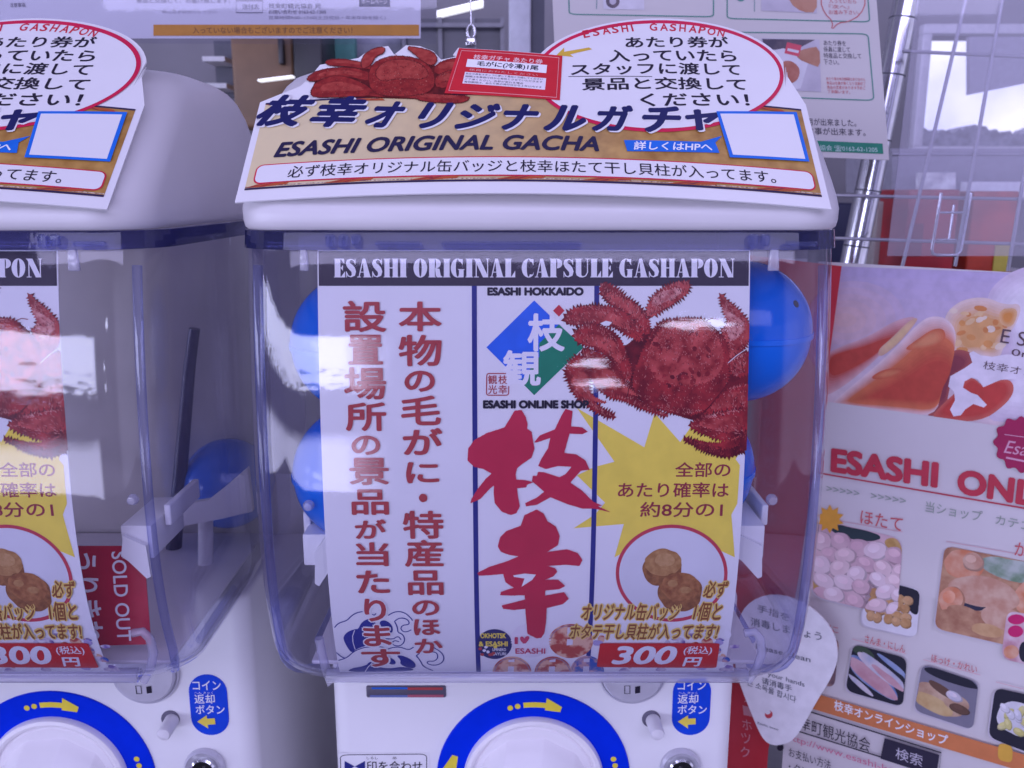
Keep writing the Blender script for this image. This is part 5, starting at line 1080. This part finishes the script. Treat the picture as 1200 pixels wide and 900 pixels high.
HC = [ink('hand_skin', (.34, .15, .10), rgb2=(.42, .22, .15), scale=60), ink('photo_lilac', (.40, .37, .44), rgb2=(.48, .45, .52), scale=40), ink('photo_dark', (.07, .06, .09), rgb2=(.15, .12, .14), scale=60), ink('photo_box', (.56, .54, .60)), ink('photo_crab', (.30, .09, .06), rgb2=(.40, .16, .12), scale=110)]
P = Print(HP)
P.poly([(892, 45), (960, 47), (962, 108), (895, 105)], HC[1], .0005); P.poly([(893, 46), (955, 47), (930, 60), (896, 58)], HC[2], .0006)
P.poly([(903, 60), (918, 57), (948, 70), (938, 104), (920, 107), (899, 75)], HC[3], .00065); P.poly(smooth([(912, 75), (925, 70), (938, 80), (935, 95), (922, 100), (912, 88)], 2), HC[4], .0007)
P.poly(smooth([(960, 55), (945, 57), (932, 62), (935, 70), (950, 76), (961, 80)], 1), HC[0], .00075); P.poly([(922, 50), (939, 54), (936, 67), (919, 63)], ink('ticket_mini', (.52, .08, .12)), .0008); P.poly([(923, 57), (936, 60), (935, 63), (922, 60)], HC[3], .00085)
P.build('step_photo', t); P = Print(HP); P.poly([(891, -20), (956, -18), (957, 16), (892, 13)], HC[1], .0005); P.poly(smooth([(922, -14), (957, -10), (957, 15), (940, 15), (925, 4)], 1), HC[0], .0006); P.build('step_photo', t); P = Print(HP); P.poly([(706, -20), (754, -20), (755, 12), (707, 11)], HC[3], .0005); P.poly(ell(718, 2, 8, 8, 20), HC[2], .0006); P.poly(ell(718, 2, 4, 4, 20), HC[1], .0007)
P.build('step_photo', t)
P = Print(HP); HT = ink('howto_ink', (.06, .055, .08))
for k, s_ in enumerate(('あたり券を', '係員に渡して', '特産品と交換して', '下さい。')): w = (26, 31, 44, 18)[k]; P.text(s_, (965, 50.5 + k * 7.4), (965 + w, 51.2 + k * 7.4), 6.2, HT, .0005)
for k, s_ in enumerate(('あたり券の有効期限はありません', '景品は在庫が無くなり次第終了', '景品の変更があります予めご', '了承願います。')): P.text(s_, (968 + k * .5, 92.5 + k * 5), (1014 - (18 if k == 3 else 0), 93.5 + k * 5), 4, ink('howto_red', (.50, .12, .13)), .0005)
P.text('特別な機会に利用が出来ました。', (890, 141), (1003, 144.5), 8.5, HT, .0005); P.text('どなたでも楽しむ事が出来ます。', (880, 151.5), (1014, 155.5), 8.5, HT, .0005)
P.build('lettering', t)
P = Print(HP); P.line(smooth([(976, 26), (966, 16), (961, 2), (966, -14), (988, -22), (1008, -14), (1015, 2), (1008, 18), (994, 26), (982, 27), (974, 36)], 1), 1.1, MATS['howto_red'], .0006, True)
for k, s_ in enumerate(('あたりが', '入っていたら', '『次へ』', 'お進み下さい。')): P.text(s_, (971, -5 + k * 6.5), (971 + (22, 32, 24, 36)[k], -4.4 + k * 6.5), 5, MATS['howto_red'], .0006)
P.build('speech_bubble', t)
P = Print(HP); P.poly([(840, 160), (1034, 168.5), (1035, 180.5), (841, 173)], ink('band_green', (.025, .20, .13)), .0005); gb = P.build('green_band', t)
P = Print(HP); P.text('光協会 ☎0163-62-1205', (953, 173.2), (1028, 176), 7, ink('band_mint', (.40, .55, .50)), .0006, .01); P.build('lettering', gb)
# notice sheet in a clear sleeve, top left
NS = plane_surf(at(340, 20, .82), (1, 0, 0), (0, 0, 1)); NS.v0 = .1
t = thing('notice_sheet', at(340, 48, .82), 'white notice with orange strip in a clear sleeve at the top left', 'notice')
slab('paper', NS, [tuple(NS.uv(*p)) for p in ((-60, -60), (493, -60), (493, 45), (-60, 45))], .0005, ink('notice_paper', (.68, .66, .70), var=.02, scale=12), t)
NSb = Surf(lambda u, v, h: NS.f(u, v, h + .0035)); NSb.v0 = .1
slab('sleeve', NSb, [tuple(NSb.uv(*p)) for p in ((-70, -60), (513, -60), (511, 52), (-70, 50))], .0005, clear('sleeve_plastic', (.95, .95, .98), (.8, .8, .9), bump=.02), t)
P = Print(NS); P.poly([(180, 29), (491, 29), (491, 42), (180, 42)], ink('strip_orange', (.62, .27, .03)), .0005); os_ = P.build('orange_strip', t)
P = Print(NS); P.text('入っていない場合もございますのでご注意ください！', (226, 35.5), (413, 35.5), 8, ink('strip_brown', (.22, .09, .02)), .0006, .01); P.build('lettering', os_)
P = Print(NS); NI = ink('notice_ink', (.10, .09, .13)); NB = ink('notice_faint', (.36, .34, .40))
for s_, x0, x1, y, h_, m in (('送付先', 284, 304, 8, 6, NI), ('景品と交換して、お届け致します。', 160, 270, 1, 5.5, NI), ('券は必ずお持ちください', 190, 254, 14, 4, NB), ('〒098-5824 枝幸郡枝幸町', 315, 372, -3, 6, NI), ('枝幸町観光協会 宛', 315, 376, 7, 6, NI), ('お問い合わせ 0163-62-1205', 315, 382, 14, 5, NI), ('営業時間9:00~17:00(土日祝日・年末年始を除く)', 315, 452, 21, 5, NB), ('注意事項', 12, 30, 6, 5, NI)): P.text(s_, (x0, y), (x1, y), h_, m, .0005)
P.line([(277, 1), (308, 1), (308, 15), (277, 15)], .9, NI, .0005, True); P.poly([(421, -8), (457, -8), (457, 8), (421, 8)], ink('notice_navy', (.03, .03, .07)), .0005); P.text('ホームページ', (424, 2), (454, 2), 5.5, WHITEI, .0006)
P.build('lettering', t)
